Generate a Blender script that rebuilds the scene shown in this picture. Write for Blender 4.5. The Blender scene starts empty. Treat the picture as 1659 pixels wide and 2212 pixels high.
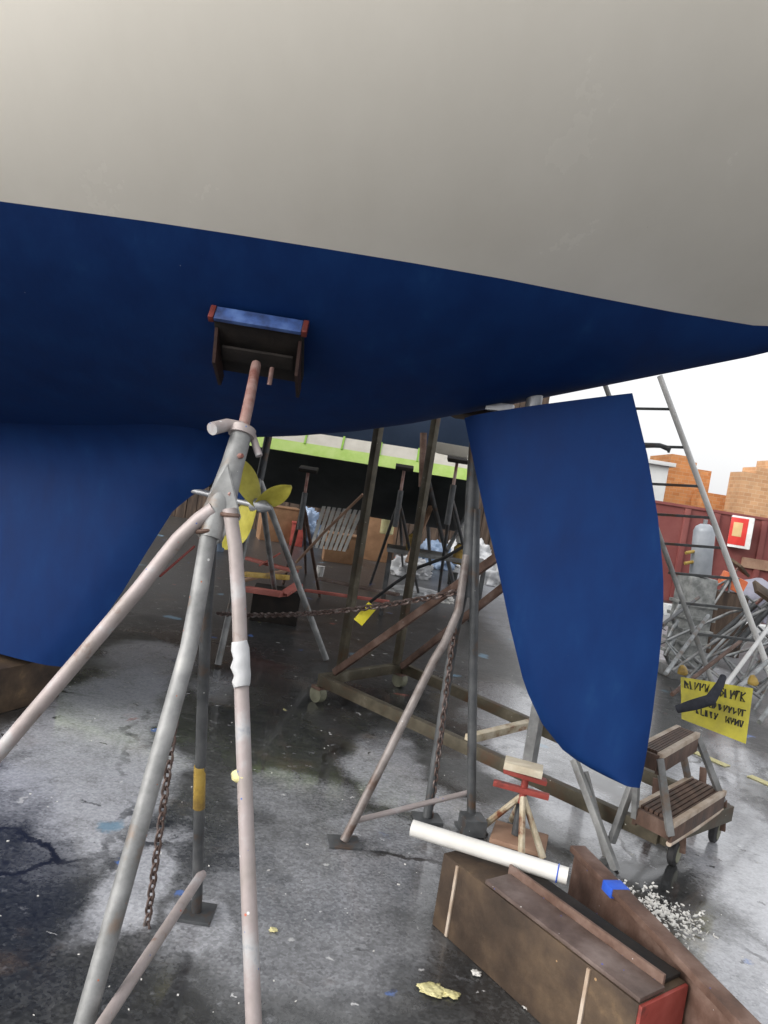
import bpy, bmesh, math, random
from mathutils import Vector as V, Matrix
from mathutils.bvhtree import BVHTree
random.seed(7)
SC = bpy.context.scene
COL = SC.collection
R = math.radians

# ------------------------------------------------------------------ camera
W, H, F = 1659.0, 2212.0, 1598.0
CAM = V((0, 0, 1.6)); ROLL = R(9.0); PITCH = R(-2.35)
FW = V((0, math.cos(PITCH), math.sin(PITCH)))
UP0 = V((0, -math.sin(PITCH), math.cos(PITCH)))
XR = V((1, 0, 0))
RT = math.cos(ROLL) * XR + math.sin(ROLL) * UP0
UP = -math.sin(ROLL) * XR + math.cos(ROLL) * UP0
cd = bpy.data.cameras.new('camera'); cam = bpy.data.objects.new('camera', cd); COL.objects.link(cam)
cd.sensor_fit = 'VERTICAL'; cd.sensor_height = 36.0; cd.lens = 36.0 * F / H
cd.clip_start = 0.05; cd.clip_end = 2000
cam.matrix_world = Matrix(((RT.x, UP.x, -FW.x, CAM.x), (RT.y, UP.y, -FW.y, CAM.y), (RT.z, UP.z, -FW.z, CAM.z), (0, 0, 0, 1)))
SC.camera = cam

# ------------------------------------------------------------------ sky, sun, exposure
SUN_EL, SUN_AZ = R(27), R(238)          # azimuth measured clockwise from +Y
w = bpy.data.worlds.new('World'); SC.world = w; w.use_nodes = True
nt = w.node_tree; bg = nt.nodes['Background']
sky = nt.nodes.new('ShaderNodeTexSky'); sky.sky_type = 'NISHITA'; sky.sun_disc = False
sky.sun_elevation = SUN_EL; sky.sun_rotation = SUN_AZ; sky.air_density = 1.0; sky.dust_density = 7.0
hs = nt.nodes.new('ShaderNodeHueSaturation'); hs.inputs['Saturation'].default_value = 0.22
nt.links.new(sky.outputs['Color'], hs.inputs['Color']); ov = nt.nodes.new('ShaderNodeMix'); ov.data_type = 'RGBA'; ov.inputs[0].default_value = .6      # even layer of high cloud over the clear sky
ov.inputs[7].default_value = (4.7, 4.7, 4.75, 1); nt.links.new(hs.outputs['Color'], ov.inputs[6]); nt.links.new(ov.outputs[2], bg.inputs['Color'])
bg.inputs['Strength'].default_value = 0.15
sd = bpy.data.lights.new('sun', 'SUN'); sun = bpy.data.objects.new('sun', sd); COL.objects.link(sun)
sd.energy = 0.55; sd.angle = R(45); sd.color = (1.0, 0.97, 0.93)
sdir = V((math.sin(SUN_AZ) * math.cos(SUN_EL), math.cos(SUN_AZ) * math.cos(SUN_EL), math.sin(SUN_EL)))
sun.rotation_euler = sdir.to_track_quat('Z', 'Y').to_euler()
SC.view_settings.view_transform = 'Standard'; SC.view_settings.look = 'None'
SC.view_settings.exposure = 0.95; SC.view_settings.gamma = 1.0

# ------------------------------------------------------------------ survey helpers (photo point -> place in the yard)
def ray(px, py):
    return FW + RT * ((px - W / 2) / F) - UP * ((py - H / 2) / F)
def P(px, py, Y):
    d = ray(px, py); return CAM + d * (Y / d.y)
def G(px, py, z=0.0):
    d = ray(px, py); return CAM + d * ((z - CAM.z) / d.z)

# ------------------------------------------------------------------ materials
def nn(t, k, **kw):
    n = t.nodes.new(k)
    for a, b in kw.items(): setattr(n, a, b)
    return n
def mat(name, cols, scale=6.0, rough=0.6, metal=0.0, bump=0.15, detail=6.0, speck=None, speck_scale=40.0, speck_size=0.12, spec=0.4, stretch=(1, 1, 1), rvar=0.12):
    """cols: list of (position, rgb) for a noise driven ramp; speck: colour of small paint drops"""
    m = bpy.data.materials.new(name); m.use_nodes = True; t = m.node_tree
    b = t.nodes['Principled BSDF']; b.inputs['Metallic'].default_value = metal
    b.inputs['Specular IOR Level'].default_value = spec
    co = nn(t, 'ShaderNodeTexCoord'); mp = nn(t, 'ShaderNodeMapping'); mp.inputs['Scale'].default_value = stretch
    t.links.new(co.outputs['Object'], mp.inputs['Vector'])
    no = nn(t, 'ShaderNodeTexNoise'); no.inputs['Scale'].default_value = scale; no.inputs['Detail'].default_value = detail; no.inputs['Roughness'].default_value = 0.62
    t.links.new(mp.outputs['Vector'], no.inputs['Vector'])
    rp = nn(t, 'ShaderNodeValToRGB'); el = rp.color_ramp.elements
    while len(el) > 1: el.remove(el[-1])
    el[0].position = cols[0][0]; el[0].color = (*cols[0][1], 1)
    for p, c in cols[1:]:
        e = el.new(p); e.color = (*c, 1)
    t.links.new(no.outputs['Fac'], rp.inputs['Fac'])
    out = rp.outputs['Color']
    if speck:
        for i, sc in enumerate(speck if isinstance(speck[0], (tuple, list)) else [speck]):
            vo = nn(t, 'ShaderNodeTexVoronoi'); vo.inputs['Scale'].default_value = speck_scale * (1 + 0.37 * i)
            ad = nn(t, 'ShaderNodeMapping'); ad.inputs['Location'].default_value = (3.1 * i, 1.7 * i, 5.3 * i)
            t.links.new(co.outputs['Object'], ad.inputs['Vector']); t.links.new(ad.outputs['Vector'], vo.inputs['Vector'])
            sp = nn(t, 'ShaderNodeSeparateColor'); t.links.new(vo.outputs['Color'], sp.inputs['Color'])
            mu = nn(t, 'ShaderNodeMath', operation='MULTIPLY'); t.links.new(sp.outputs['Red'], mu.inputs[0]); mu.inputs[1].default_value = speck_size * 2
            su = nn(t, 'ShaderNodeMath', operation='SUBTRACT'); t.links.new(mu.outputs[0], su.inputs[0]); su.inputs[1].default_value = speck_size * 0.9
            lt = nn(t, 'ShaderNodeMath', operation='LESS_THAN'); t.links.new(vo.outputs['Distance'], lt.inputs[0]); t.links.new(su.outputs[0], lt.inputs[1])
            mx = nn(t, 'ShaderNodeMix', data_type='RGBA'); t.links.new(lt.outputs[0], mx.inputs[0]); t.links.new(out, mx.inputs[6]); mx.inputs[7].default_value = (*sc, 1)
            out = mx.outputs[2]
    t.links.new(out, b.inputs['Base Color'])
    mr = nn(t, 'ShaderNodeMapRange'); mr.inputs[3].default_value = max(0.03, rough - rvar); mr.inputs[4].default_value = min(1, rough + rvar)
    t.links.new(no.outputs['Fac'], mr.inputs[0]); t.links.new(mr.outputs[0], b.inputs['Roughness'])
    if bump:
        n2 = nn(t, 'ShaderNodeTexNoise'); n2.inputs['Scale'].default_value = scale * 6; n2.inputs['Detail'].default_value = 5
        t.links.new(mp.outputs['Vector'], n2.inputs['Vector'])
        bp = nn(t, 'ShaderNodeBump'); bp.inputs['Strength'].default_value = bump; bp.inputs['Distance'].default_value = 0.01
        t.links.new(n2.outputs['Fac'], bp.inputs['Height']); t.links.new(bp.outputs['Normal'], b.inputs['Normal'])
    return m
def two(a, b, lo=0.35, hi=0.65): return [(lo, a), (hi, b)]
M = {}
M['gel'] = mat('white_gelcoat', two((.755, .72, .645), (.80, .765, .69)), 1.6, .24, bump=0.0, spec=.5, stretch=(1.6, 1.6, .22), detail=8, speck=((.55, .52, .46), (.82, .80, .75)), speck_scale=13, speck_size=.018)
M['antifoul'] = mat('blue_antifouling', [(.30, (.0026, .020, .096)), (.48, (.0032, .0245, .112)), (.62, (.0040, .029, .124)), (.76, (.008, .042, .145))], 7.0, .64, bump=.10, spec=.16, detail=9, stretch=(1, 1, .45), speck=((.20, .24, .30), (.03, .08, .20)), speck_scale=11, speck_size=.022)
M['stand_paint'] = mat('worn_pinkish_steel', [(.30, (.22, .12, .085)), (.38, (.34, .30, .285)), (.55, (.41, .355, .35)), (.66, (.46, .455, .46)), (.72, (.30, .32, .36))], 7, .5, .15, .12, speck=((.75, .75, .75), (.55, .16, .10), (.10, .16, .40)), speck_scale=22, speck_size=.11)
M['stand_brown'] = mat('brownish_worn_steel', [(.32, (.11, .07, .055)), (.46, (.20, .175, .165)), (.64, (.30, .27, .26))], 7, .5, .2, .15, speck=((.5, .5, .5),), speck_scale=26, speck_size=.08)
M['stand_grey'] = mat('worn_grey_steel', [(.30, (.20, .14, .10)), (.42, (.20, .205, .205)), (.60, (.33, .335, .335)), (.72, (.44, .44, .43))], 6, .5, .25, .12, speck=((.7, .7, .7), (.45, .15, .08)), speck_scale=24, speck_size=.10)
M['stand_dark'] = mat('dark_steel', [(.32, (.11, .065, .04)), (.45, (.075, .08, .085)), (.65, (.13, .135, .14))], 7, .5, .3, .12, speck=((.45, .45, .45),), speck_scale=30, speck_size=.08)
M['silver'] = mat('galvanised_steel', [(.32, (.13, .10, .08)), (.46, (.24, .255, .26)), (.66, (.42, .44, .45))], 9, .4, .35, .08, speck=((.16, .10, .07), (.8, .8, .8)), speck_scale=26, speck_size=.10)
M['rust'] = mat('rusty_steel', [(.3, (.055, .032, .024)), (.48, (.12, .07, .052)), (.62, (.19, .125, .10)), (.72, (.24, .18, .155))], 6, .65, .1, .3, speck=((.5, .5, .52), (.08, .10, .35)), speck_scale=26, speck_size=.09)
M['rust_screw'] = mat('red_oxide_screw', two((.20, .07, .055), (.42, .30, .27)), 9, .5, .2, .15)
M['pad_rust'] = mat('shade_dark_rust', two((.012, .008, .007), (.05, .022, .017)), 9, .7, .1, .2)  # rust darkened so its colour carries the shade around the pad
M['cap_red'] = mat('dull_red_cap', two((.06, .012, .010), (.20, .03, .022)), 14, .6, 0, .15)
M['olive'] = mat('olive_brown_paint', [(.32, (.075, .04, .02)), (.46, (.065, .056, .038)), (.60, (.105, .09, .062)), (.70, (.16, .145, .11))], 6, .55, .15, .12, speck=((.5, .5, .46),), speck_scale=26, speck_size=.08)
M['cream_steel'] = mat('chipped_cream_paint', [(.34, (.17, .06, .03)), (.44, (.42, .35, .24)), (.6, (.60, .54, .42)), (.70, (.30, .13, .06))], 9, .55, .1, .15)
M['red_paint'] = mat('chipped_red_paint', [(.33, (.10, .03, .025)), (.45, (.28, .05, .04)), (.7, (.36, .08, .065))], 9, .55, .1, .12)
M['salmon'] = mat('faded_red_steel', two((.30, .085, .07), (.42, .14, .115)), 6, .6, 0, .1, speck=((.6, .5, .45),), speck_scale=22, speck_size=.08)
M['pad_dark'] = mat('near_black_plywood', two((.006, .005, .005), (.022, .017, .014)), 8, .8, 0, .2)  # near black: the pad's shade under the hull is put into its colour
M['blue_rim'] = mat('blue_smeared_wood', [(.36, (.015, .025, .07)), (.5, (.04, .085, .25)), (.62, (.08, .15, .36)), (.7, (.22, .05, .05))], 7, .6, 0, .15)
M['plywood'] = mat('weathered_brown_plywood', [(.30, (.026, .018, .013)), (.47, (.060, .040, .027)), (.60, (.098, .066, .041)), (.70, (.19, .125, .068))], 4.5, .7, 0, .4, detail=11, speck=((.32, .20, .10), (.06, .035, .025)), speck_scale=14, speck_size=.09)
M['timber'] = mat('oily_timber', [(.32, (.05, .034, .028)), (.5, (.115, .083, .072)), (.68, (.21, .165, .15))], 5, .5, 0, .35, detail=10, speck=((.06, .09, .45), (.6, .58, .56)), speck_scale=30, speck_size=.10)
M['cream_wood'] = mat('pale_pine_offcut', two((.48, .41, .30), (.68, .62, .50)), 7, .7, 0, .2, stretch=(1, 5, 1))
M['brown_wood'] = mat('dark_brown_slats', [(.35, (.05, .03, .022)), (.55, (.105, .062, .045)), (.7, (.17, .11, .085))], 5, .6, 0, .2, stretch=(4, 1, 1))
M['tan_edge'] = mat('worn_tan_edge', two((.34, .25, .18), (.58, .50, .42)), 8, .6, 0, .15)
M['pvc'] = mat('white_pvc', two((.66, .645, .60), (.78, .77, .74)), 3, .38, 0, .04, speck=((.45, .40, .33), (.10, .15, .45)), speck_scale=14, speck_size=.06)
M['bluetape'] = mat('blue_strap', two((.02, .08, .50), (.04, .13, .65)), 10, .5, 0, .1)
M['yellow_prop'] = mat('yellow_green_prop_paint', [(.35, (.34, .30, .04)), (.6, (.52, .47, .08)), (.74, (.40, .40, .20))], 9, .5, .1, .1)
M['bronze'] = mat('grey_bronze', two((.24, .25, .26), (.42, .43, .46)), 9, .4, .5, .1)
M['sign_yellow'] = mat('sun_bleached_yellow_sign', [(.3, (.40, .35, .05)), (.48, (.55, .49, .05)), (.65, (.66, .59, .06))], 7, .45, 0, .03, speck=((.25, .22, .05),), speck_scale=20, speck_size=.07)
M['yellow'] = mat('bright_yellow_plastic', two((.74, .62, .02), (.86, .76, .06)), 6, .45, 0, .05)
M['amber'] = mat('amber_plastic', [(.35, (.20, .13, .04)), (.5, (.42, .28, .06)), (.68, (.52, .37, .11))], 9, .5, 0, .08)
M['black'] = mat('black_print', two((.02, .022, .02), (.035, .035, .032)), 9, .5, 0, 0)
M['rubber'] = mat('grey_black_rubber', two((.018, .018, .02), (.05, .05, .052)), 12, .7, 0, .2)
M['navy_cloth'] = mat('dark_navy_cloth', two((.018, .020, .028), (.045, .048, .062)), 14, .9, 0, .3)
M['castor'] = mat('worn_olive_wheel', two((.13, .13, .09), (.25, .25, .18)), 9, .55, 0, .12)
M['bgblue'] = mat('slate_blue_hull', two((.030, .050, .095), (.045, .070, .125)), 2, .35, 0, .0)
M['bgdark'] = mat('charcoal_antifouling', two((.022, .027, .029), (.050, .058, .060)), 2.2, .6, 0, .08)
M['bootcream'] = mat('cream_boot_top', two((.70, .665, .58), (.82, .785, .70)), 6, .45, 0, .03)
M['lime'] = mat('lime_green_tape', two((.28, .58, .06), (.42, .70, .13)), 8, .5, 0, .05)
M['limepale'] = mat('pale_lime_band', two((.50, .74, .16), (.62, .82, .26)), 8, .5, 0, .05)
M['maroon'] = mat('maroon_painted_wall', [(.34, (.16, .040, .038)), (.5, (.20, .058, .053)), (.66, (.24, .085, .075))], .9, .7, 0, .15)
M['white_wall'] = mat('pale_grey_render', two((.55, .57, .57), (.68, .70, .69)), .8, .8, 0, .1)
M['white_paint'] = mat('white_paint', two((.62, .62, .61), (.80, .80, .79)), 5, .5, 0, .08, speck=((.35, .32, .3),), speck_scale=16, speck_size=.07)
M['card'] = mat('brown_cardboard', two((.16, .085, .042), (.27, .155, .085)), 3, .85, 0, .12)
M['shed'] = mat('added_screen_boards', [(.33, (.030, .022, .018)), (.5, (.065, .045, .034)), (.68, (.12, .085, .062))], 2.2, .85, 0, .25, stretch=(5, 1, .6))
M['tarp'] = mat('crumpled_white_tarp', two((.40, .41, .42), (.68, .69, .71)), 4, .5, 0, .3)
M['bluebag'] = mat('pale_blue_plastic', two((.17, .25, .38), (.33, .42, .56)), 5, .5, 0, .2)
M['greytarp'] = mat('lilac_grey_cover', two((.20, .20, .25), (.30, .30, .36)), 2.5, .6, 0, .2)
M['orange'] = mat('orange_plastic', two((.62, .14, .05), (.75, .20, .08)), 6, .5, 0, .05)
M['redsign'] = mat('red_sign_paint', two((.55, .03, .025), (.66, .05, .04)), 5, .45, 0, .03)
M['tansign'] = mat('tan_sign_paint', two((.58, .40, .18), (.66, .48, .24)), 5, .5, 0, .03)
M['cyl'] = mat('blue_grey_cylinder_paint', two((.34, .37, .41), (.46, .49, .53)), 5, .4, .1, .05)
M['machine'] = mat('grey_machine_paint', two((.19, .20, .195), (.42, .43, .42)), 12, .55, .2, .2)
M['rail_tan'] = mat('tan_timber_rail', two((.26, .15, .10), (.40, .26, .18)), 4, .7, 0, .15)
M['zinc'] = mat('chain_steel', [(.35, (.085, .055, .045)), (.55, (.15, .11, .10)), (.72, (.30, .28, .27))], 22, .5, .5, .1)
M['chip'] = mat('yellow_paint_blob', two((.60, .55, .26), (.72, .67, .38)), 14, .6, 0, .2)
M['paperwhite'] = mat('white_scrap', two((.62, .61, .58), (.80, .79, .76)), 14, .7, 0, .2)

def brick_mat(name, c1, c2, mortar):
    m = bpy.data.materials.new(name); m.use_nodes = True; t = m.node_tree; b = t.nodes['Principled BSDF']
    co = nn(t, 'ShaderNodeTexCoord'); sx = nn(t, 'ShaderNodeSeparateXYZ'); t.links.new(co.outputs['Object'], sx.inputs[0])
    add = nn(t, 'ShaderNodeMath', operation='ADD'); t.links.new(sx.outputs['X'], add.inputs[0]); t.links.new(sx.outputs['Y'], add.inputs[1])
    cx = nn(t, 'ShaderNodeCombineXYZ'); t.links.new(add.outputs[0], cx.inputs[0]); t.links.new(sx.outputs['Z'], cx.inputs[1])
    br = nn(t, 'ShaderNodeTexBrick'); br.inputs['Scale'].default_value = 2.2; br.inputs['Color1'].default_value = (*c1, 1); br.inputs['Color2'].default_value = (*c2, 1); br.inputs['Mortar'].default_value = (*mortar, 1)
    br.inputs['Mortar Size'].default_value = .012
    t.links.new(cx.outputs[0], br.inputs['Vector'])
    no = nn(t, 'ShaderNodeTexNoise'); no.inputs['Scale'].default_value = 1.6; no.inputs['Detail'].default_value = 7; t.links.new(co.outputs['Object'], no.inputs['Vector'])
    mr = nn(t, 'ShaderNodeMapRange'); mr.inputs[3].default_value = .65; mr.inputs[4].default_value = 1.35; t.links.new(no.outputs['Fac'], mr.inputs[0])
    mx = nn(t, 'ShaderNodeMix', data_type='RGBA', blend_type='MULTIPLY'); mx.inputs[0].default_value = 1
    t.links.new(br.outputs['Color'], mx.inputs[6]); t.links.new(mr.outputs[0], mx.inputs[7]); t.links.new(mx.outputs[2], b.inputs['Base Color'])
    b.inputs['Roughness'].default_value = .85
    bp = nn(t, 'ShaderNodeBump'); bp.inputs['Strength'].default_value = .4; bp.inputs['Distance'].default_value = .01; t.links.new(br.outputs['Fac'], bp.inputs['Height']); bp.invert = True
    t.links.new(bp.outputs['Normal'], b.inputs['Normal'])
    return m
M['brick_o'] = brick_mat('orange_brick', (.66, .30, .115), (.54, .21, .07), (.56, .36, .21))
M['brick_b'] = brick_mat('buff_brown_brick', (.62, .37, .20), (.50, .27, .135), (.62, .46, .31))

# ------------------------------------------------------------------ object helpers
class MB:
    def __init__(s): s.bm = bmesh.new()
    def box(s, c, ax, h, bevel=0.0):
        """c centre, ax three axis vectors, h half sizes"""
        x, y, z = [V(a).normalized() for a in ax]; c = V(c); vs = []
        for i in (-1, 1):
            for j in (-1, 1):
                for k in (-1, 1): vs.append(s.bm.verts.new(c + x * h[0] * i + y * h[1] * j + z * h[2] * k))
        fs = [(0, 1, 3, 2), (4, 6, 7, 5), (0, 4, 5, 1), (2, 3, 7, 6), (0, 2, 6, 4), (1, 5, 7, 3)]
        F_ = [s.bm.faces.new([vs[i] for i in f]) for f in fs]
        if bevel:
            es = {e for f in F_ for e in f.edges}
            bmesh.ops.bevel(s.bm, geom=list(es), offset=bevel, segments=2, affect='EDGES', profile=.6)
        return s
    def bar(s, p0, p1, wd, th, up=(0, 0, 1), bevel=0.003):
        p0 = V(p0); p1 = V(p1); d = (p1 - p0); L = d.length; d.normalize(); u = V(up); x = d.cross(u)
        if x.length < 1e-4: x = d.cross(V((1, 0, 0)))
        x.normalize(); z = x.cross(d)
        return s.box((p0 + p1) / 2, (d, x, z), (L / 2, wd / 2, th / 2), bevel)
    def path(s, pts, r, n=12, cap=True):
        pts = [V(p) for p in pts]; rs = r if isinstance(r, (list, tuple)) else [r] * len(pts)
        rings = []; t0 = (pts[1] - pts[0]).normalized(); a = t0.cross(V((0, 0, 1)))
        if a.length < .05: a = t0.cross(V((1, 0, 0)))
        a.normalize()
        for i, p in enumerate(pts):
            t = (pts[min(i + 1, len(pts) - 1)] - pts[max(i - 1, 0)]).normalized()
            a = (a - t * a.dot(t)).normalized(); b = t.cross(a)
            rings.append([s.bm.verts.new(p + (a * math.cos(2 * math.pi * k / n) + b * math.sin(2 * math.pi * k / n)) * rs[i]) for k in range(n)])
        for q, w_ in zip(rings, rings[1:]):
            for k in range(n): s.bm.faces.new((q[k], q[(k + 1) % n], w_[(k + 1) % n], w_[k]))
        if cap:
            s.bm.faces.new(rings[0][::-1]); s.bm.faces.new(rings[-1])
        return s
    def tube(s, p0, p1, r0, r1=None, n=12): return s.path([p0, p1], [r0, r1 or r0], n)
    def ring(s, c, axis, R_, r, n=16, m=8):
        ax = V(axis).normalized(); a = ax.cross(V((0, 0, 1)))
        if a.length < .05: a = ax.cross(V((1, 0, 0)))
        a.normalize(); b = ax.cross(a); c = V(c); g = []
        for i in range(n):
            d = a * math.cos(2 * math.pi * i / n) + b * math.sin(2 * math.pi * i / n)
            g.append([s.bm.verts.new(c + d * (R_ + r * math.cos(2 * math.pi * j / m)) + ax * r * math.sin(2 * math.pi * j / m)) for j in range(m)])
        for i in range(n):
            for j in range(m): s.bm.faces.new((g[i][j], g[(i + 1) % n][j], g[(i + 1) % n][(j + 1) % m], g[i][(j + 1) % m]))
        return s
    def grid(s, rows, close=False):
        g = [[s.bm.verts.new(V(p)) for p in r] for r in rows]
        for a, b in zip(g, g[1:]):
            n = len(a)
            for k in range(n if close else n - 1):
                q = [a[k], a[(k + 1) % n], b[(k + 1) % n], b[k]]
                try: s.bm.faces.new(q)
                except ValueError: pass
        return g
    def prism(s, poly, off, bevel=0.0):
        off = V(off); a = [s.bm.verts.new(V(p)) for p in poly]; b = [s.bm.verts.new(V(p) + off) for p in poly]; n = len(a)
        fs = [s.bm.faces.new(a[::-1]), s.bm.faces.new(b)]
        for k in range(n): fs.append(s.bm.faces.new((a[k], a[(k + 1) % n], b[(k + 1) % n], b[k])))
        if bevel: bmesh.ops.bevel(s.bm, geom=list({e for f in fs for e in f.edges}), offset=bevel, segments=2, affect='EDGES')
        return s
    def lump(s, c, rad, seed=0, amp=.25, sub=3, freq=2.2):
        s.soft = True; r = bmesh.ops.create_icosphere(s.bm, subdivisions=sub, radius=1)
        from mathutils import noise
        for v in r['verts']:
            d = v.co.copy(); k = 1 + amp * noise.fractal(d * freq + V((seed * 7.3, seed, 2)), 1, 2, 4)
            v.co = V((d.x * rad[0] * k, d.y * rad[1] * k, max(-.0, d.z * rad[2] * k + rad[2] * .35))) + V(c)
        return s
    def build(s, name, m, parent=None, smooth=True):
        bmesh.ops.remove_doubles(s.bm, verts=s.bm.verts, dist=1e-5)
        bmesh.ops.recalc_face_normals(s.bm, faces=s.bm.faces)
        root = parent
        while root is not None and root.parent is not None: root = root.parent
        if root is not None: bmesh.ops.translate(s.bm, vec=-root.location, verts=s.bm.verts)
        me = bpy.data.meshes.new(name); s.bm.to_mesh(me); s.bm.free()
        if smooth:
            me.polygons.foreach_set('use_smooth', [True] * len(me.polygons))
            try:
                if s.__dict__.get('soft'): raise ValueError
                me.set_sharp_from_angle(angle=R(38))
            except Exception: pass
        me.materials.append(m); o = bpy.data.objects.new(name, me); COL.objects.link(o)
        if parent is not None: o.parent = parent
        return o
def tag(o, label=None, cat=None, group=None, kind=None):
    if label: o['label'] = label
    if cat: o['category'] = cat
    if group: o['group'] = group
    if kind: o['kind'] = kind
    return o
def thing(name, label, cat, loc, group=None):
    o = bpy.data.objects.new(name, None); o.empty_display_size = .1; COL.objects.link(o); o.location = V(loc)
    return tag(o, label, cat, group)
def copy_tree(o, parent=None):
    c = o.copy(); COL.objects.link(c); c.parent = parent
    for ch in list(o.children): copy_tree(ch, c)
    return c
def lerp(a, b, t): return a + (b - a) * t
def knots(tab):
    def f(x):
        if x <= tab[0][0]: return tab[0][1]
        for i in range(len(tab) - 1):
            x0, y0 = tab[i]; x1, y1 = tab[i + 1]
            if x <= x1:
                def sl(j):
                    if j <= 0 or j >= len(tab) - 1:
                        j0 = max(0, min(j, len(tab) - 2)); return (tab[j0 + 1][1] - tab[j0][1]) / (tab[j0 + 1][0] - tab[j0][0])
                    return (tab[j + 1][1] - tab[j - 1][1]) / (tab[j + 1][0] - tab[j - 1][0])
                h = x1 - x0; t = (x - x0) / h
                return (2 * t**3 - 3 * t**2 + 1) * y0 + (t**3 - 2 * t**2 + t) * h * sl(i) + (-2 * t**3 + 3 * t**2) * y1 + (t**3 - t**2) * h * sl(i + 1)
        return tab[-1][1]
    return f

# ------------------------------------------------------------------ ground
def ground():
    m = bpy.data.materials.new('wet_yard_asphalt'); m.use_nodes = True; t = m.node_tree; b = t.nodes['Principled BSDF']
    geo = nn(t, 'ShaderNodeNewGeometry')
    def noise(scale, detail=6, rough=.6, vec=None):
        n = nn(t, 'ShaderNodeTexNoise'); n.inputs['Scale'].default_value = scale; n.inputs['Detail'].default_value = detail; n.inputs['Roughness'].default_value = rough
        t.links.new(vec or geo.outputs['Position'], n.inputs['Vector']); return n
    def math_(op, a, b_=None, c=None):
        n = nn(t, 'ShaderNodeMath', operation=op)
        for i, v in enumerate((a, b_, c)):
            if v is None: continue
            if isinstance(v, (int, float)): n.inputs[i].default_value = v
            else: t.links.new(v, n.inputs[i])
        return n.outputs[0]
    def rng(v, a, b_, c=0., d=1., smooth=True):
        n = nn(t, 'ShaderNodeMapRange', interpolation_type='SMOOTHSTEP' if smooth else 'LINEAR')
        t.links.new(v, n.inputs[0]); n.inputs[1].default_value = a; n.inputs[2].default_value = b_; n.inputs[3].default_value = c; n.inputs[4].default_value = d
        return n.outputs[0]
    nd = noise(1.9, 8, .62); dist = nn(t, 'ShaderNodeVectorMath', operation='SUBTRACT'); t.links.new(nd.outputs['Color'], dist.inputs[0]); dist.inputs[1].default_value = (.5, .5, .5)
    sc = nn(t, 'ShaderNodeVectorMath', operation='SCALE'); t.links.new(dist.outputs[0], sc.inputs[0]); sc.inputs['Scale'].default_value = .5
    pv = nn(t, 'ShaderNodeVectorMath', operation='ADD'); t.links.new(geo.outputs['Position'], pv.inputs[0]); t.links.new(sc.outputs[0], pv.inputs[1])
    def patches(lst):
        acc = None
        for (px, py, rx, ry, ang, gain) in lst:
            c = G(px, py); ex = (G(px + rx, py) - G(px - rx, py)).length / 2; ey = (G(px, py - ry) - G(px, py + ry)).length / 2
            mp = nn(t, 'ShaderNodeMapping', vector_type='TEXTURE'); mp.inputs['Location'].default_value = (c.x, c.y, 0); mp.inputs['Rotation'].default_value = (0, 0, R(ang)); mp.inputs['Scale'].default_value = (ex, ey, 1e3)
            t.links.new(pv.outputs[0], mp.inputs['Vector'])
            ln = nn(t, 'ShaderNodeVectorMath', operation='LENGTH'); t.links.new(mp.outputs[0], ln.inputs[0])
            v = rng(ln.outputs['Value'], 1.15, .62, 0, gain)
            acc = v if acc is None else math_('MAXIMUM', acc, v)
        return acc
    light = patches([(620, 2010, 330, 150, 0, .40), (760, 1860, 260, 110, 0, .42), (1130, 1560, 110, 90, 0, .5), (1560, 1780, 130, 140, 0, .8), (180, 1620, 150, 130, 0, 1), (230, 1520, 130, 130, 0, 1), (240, 1720, 120, 150, 0, 1), (290, 1900, 90, 130, -10, .95), (420, 2000, 110, 70, 0, .7), (60, 1590, 50, 60, 0, .9),  # pale patches: the sky's reflection in the wet put into the colour
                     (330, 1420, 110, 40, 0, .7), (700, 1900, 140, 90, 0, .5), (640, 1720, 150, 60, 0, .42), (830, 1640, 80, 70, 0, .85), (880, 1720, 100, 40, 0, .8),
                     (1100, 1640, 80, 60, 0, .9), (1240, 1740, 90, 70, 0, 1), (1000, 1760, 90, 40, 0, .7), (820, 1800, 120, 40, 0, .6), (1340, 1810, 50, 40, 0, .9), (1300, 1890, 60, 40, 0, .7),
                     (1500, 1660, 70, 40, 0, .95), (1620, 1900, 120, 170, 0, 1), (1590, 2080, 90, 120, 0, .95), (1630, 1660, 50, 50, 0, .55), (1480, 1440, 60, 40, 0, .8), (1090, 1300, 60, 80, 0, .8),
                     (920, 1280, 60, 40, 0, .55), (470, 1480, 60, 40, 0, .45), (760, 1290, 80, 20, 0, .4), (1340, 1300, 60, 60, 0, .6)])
    dark = patches([(60, 1960, 130, 180, 15, 1), (330, 2130, 170, 70, 0, .9), (960, 2110, 150, 70, 0, .9), (1450, 1930, 130, 70, 0, .95), (1000, 1930, 90, 60, 0, .6), (700, 1560, 160, 50, 0, .85), (30, 1480, 70, 30, 0, 1),  # dark patches: mirrored hulls put into the colour, with darker asphalt
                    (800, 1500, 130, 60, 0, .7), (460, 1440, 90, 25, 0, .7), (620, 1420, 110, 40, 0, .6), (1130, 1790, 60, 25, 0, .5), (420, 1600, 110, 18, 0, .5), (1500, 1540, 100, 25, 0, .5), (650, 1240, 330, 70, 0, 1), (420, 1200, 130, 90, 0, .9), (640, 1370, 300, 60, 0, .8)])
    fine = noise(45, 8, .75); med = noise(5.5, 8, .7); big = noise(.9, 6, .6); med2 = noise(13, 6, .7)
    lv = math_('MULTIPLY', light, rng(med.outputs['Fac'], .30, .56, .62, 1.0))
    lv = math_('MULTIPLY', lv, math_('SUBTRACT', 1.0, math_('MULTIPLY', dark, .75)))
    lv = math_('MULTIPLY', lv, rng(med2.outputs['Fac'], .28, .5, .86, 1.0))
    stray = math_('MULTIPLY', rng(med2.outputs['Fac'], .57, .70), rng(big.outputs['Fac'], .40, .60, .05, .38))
    lv = math_('MAXIMUM', lv, stray)
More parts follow.
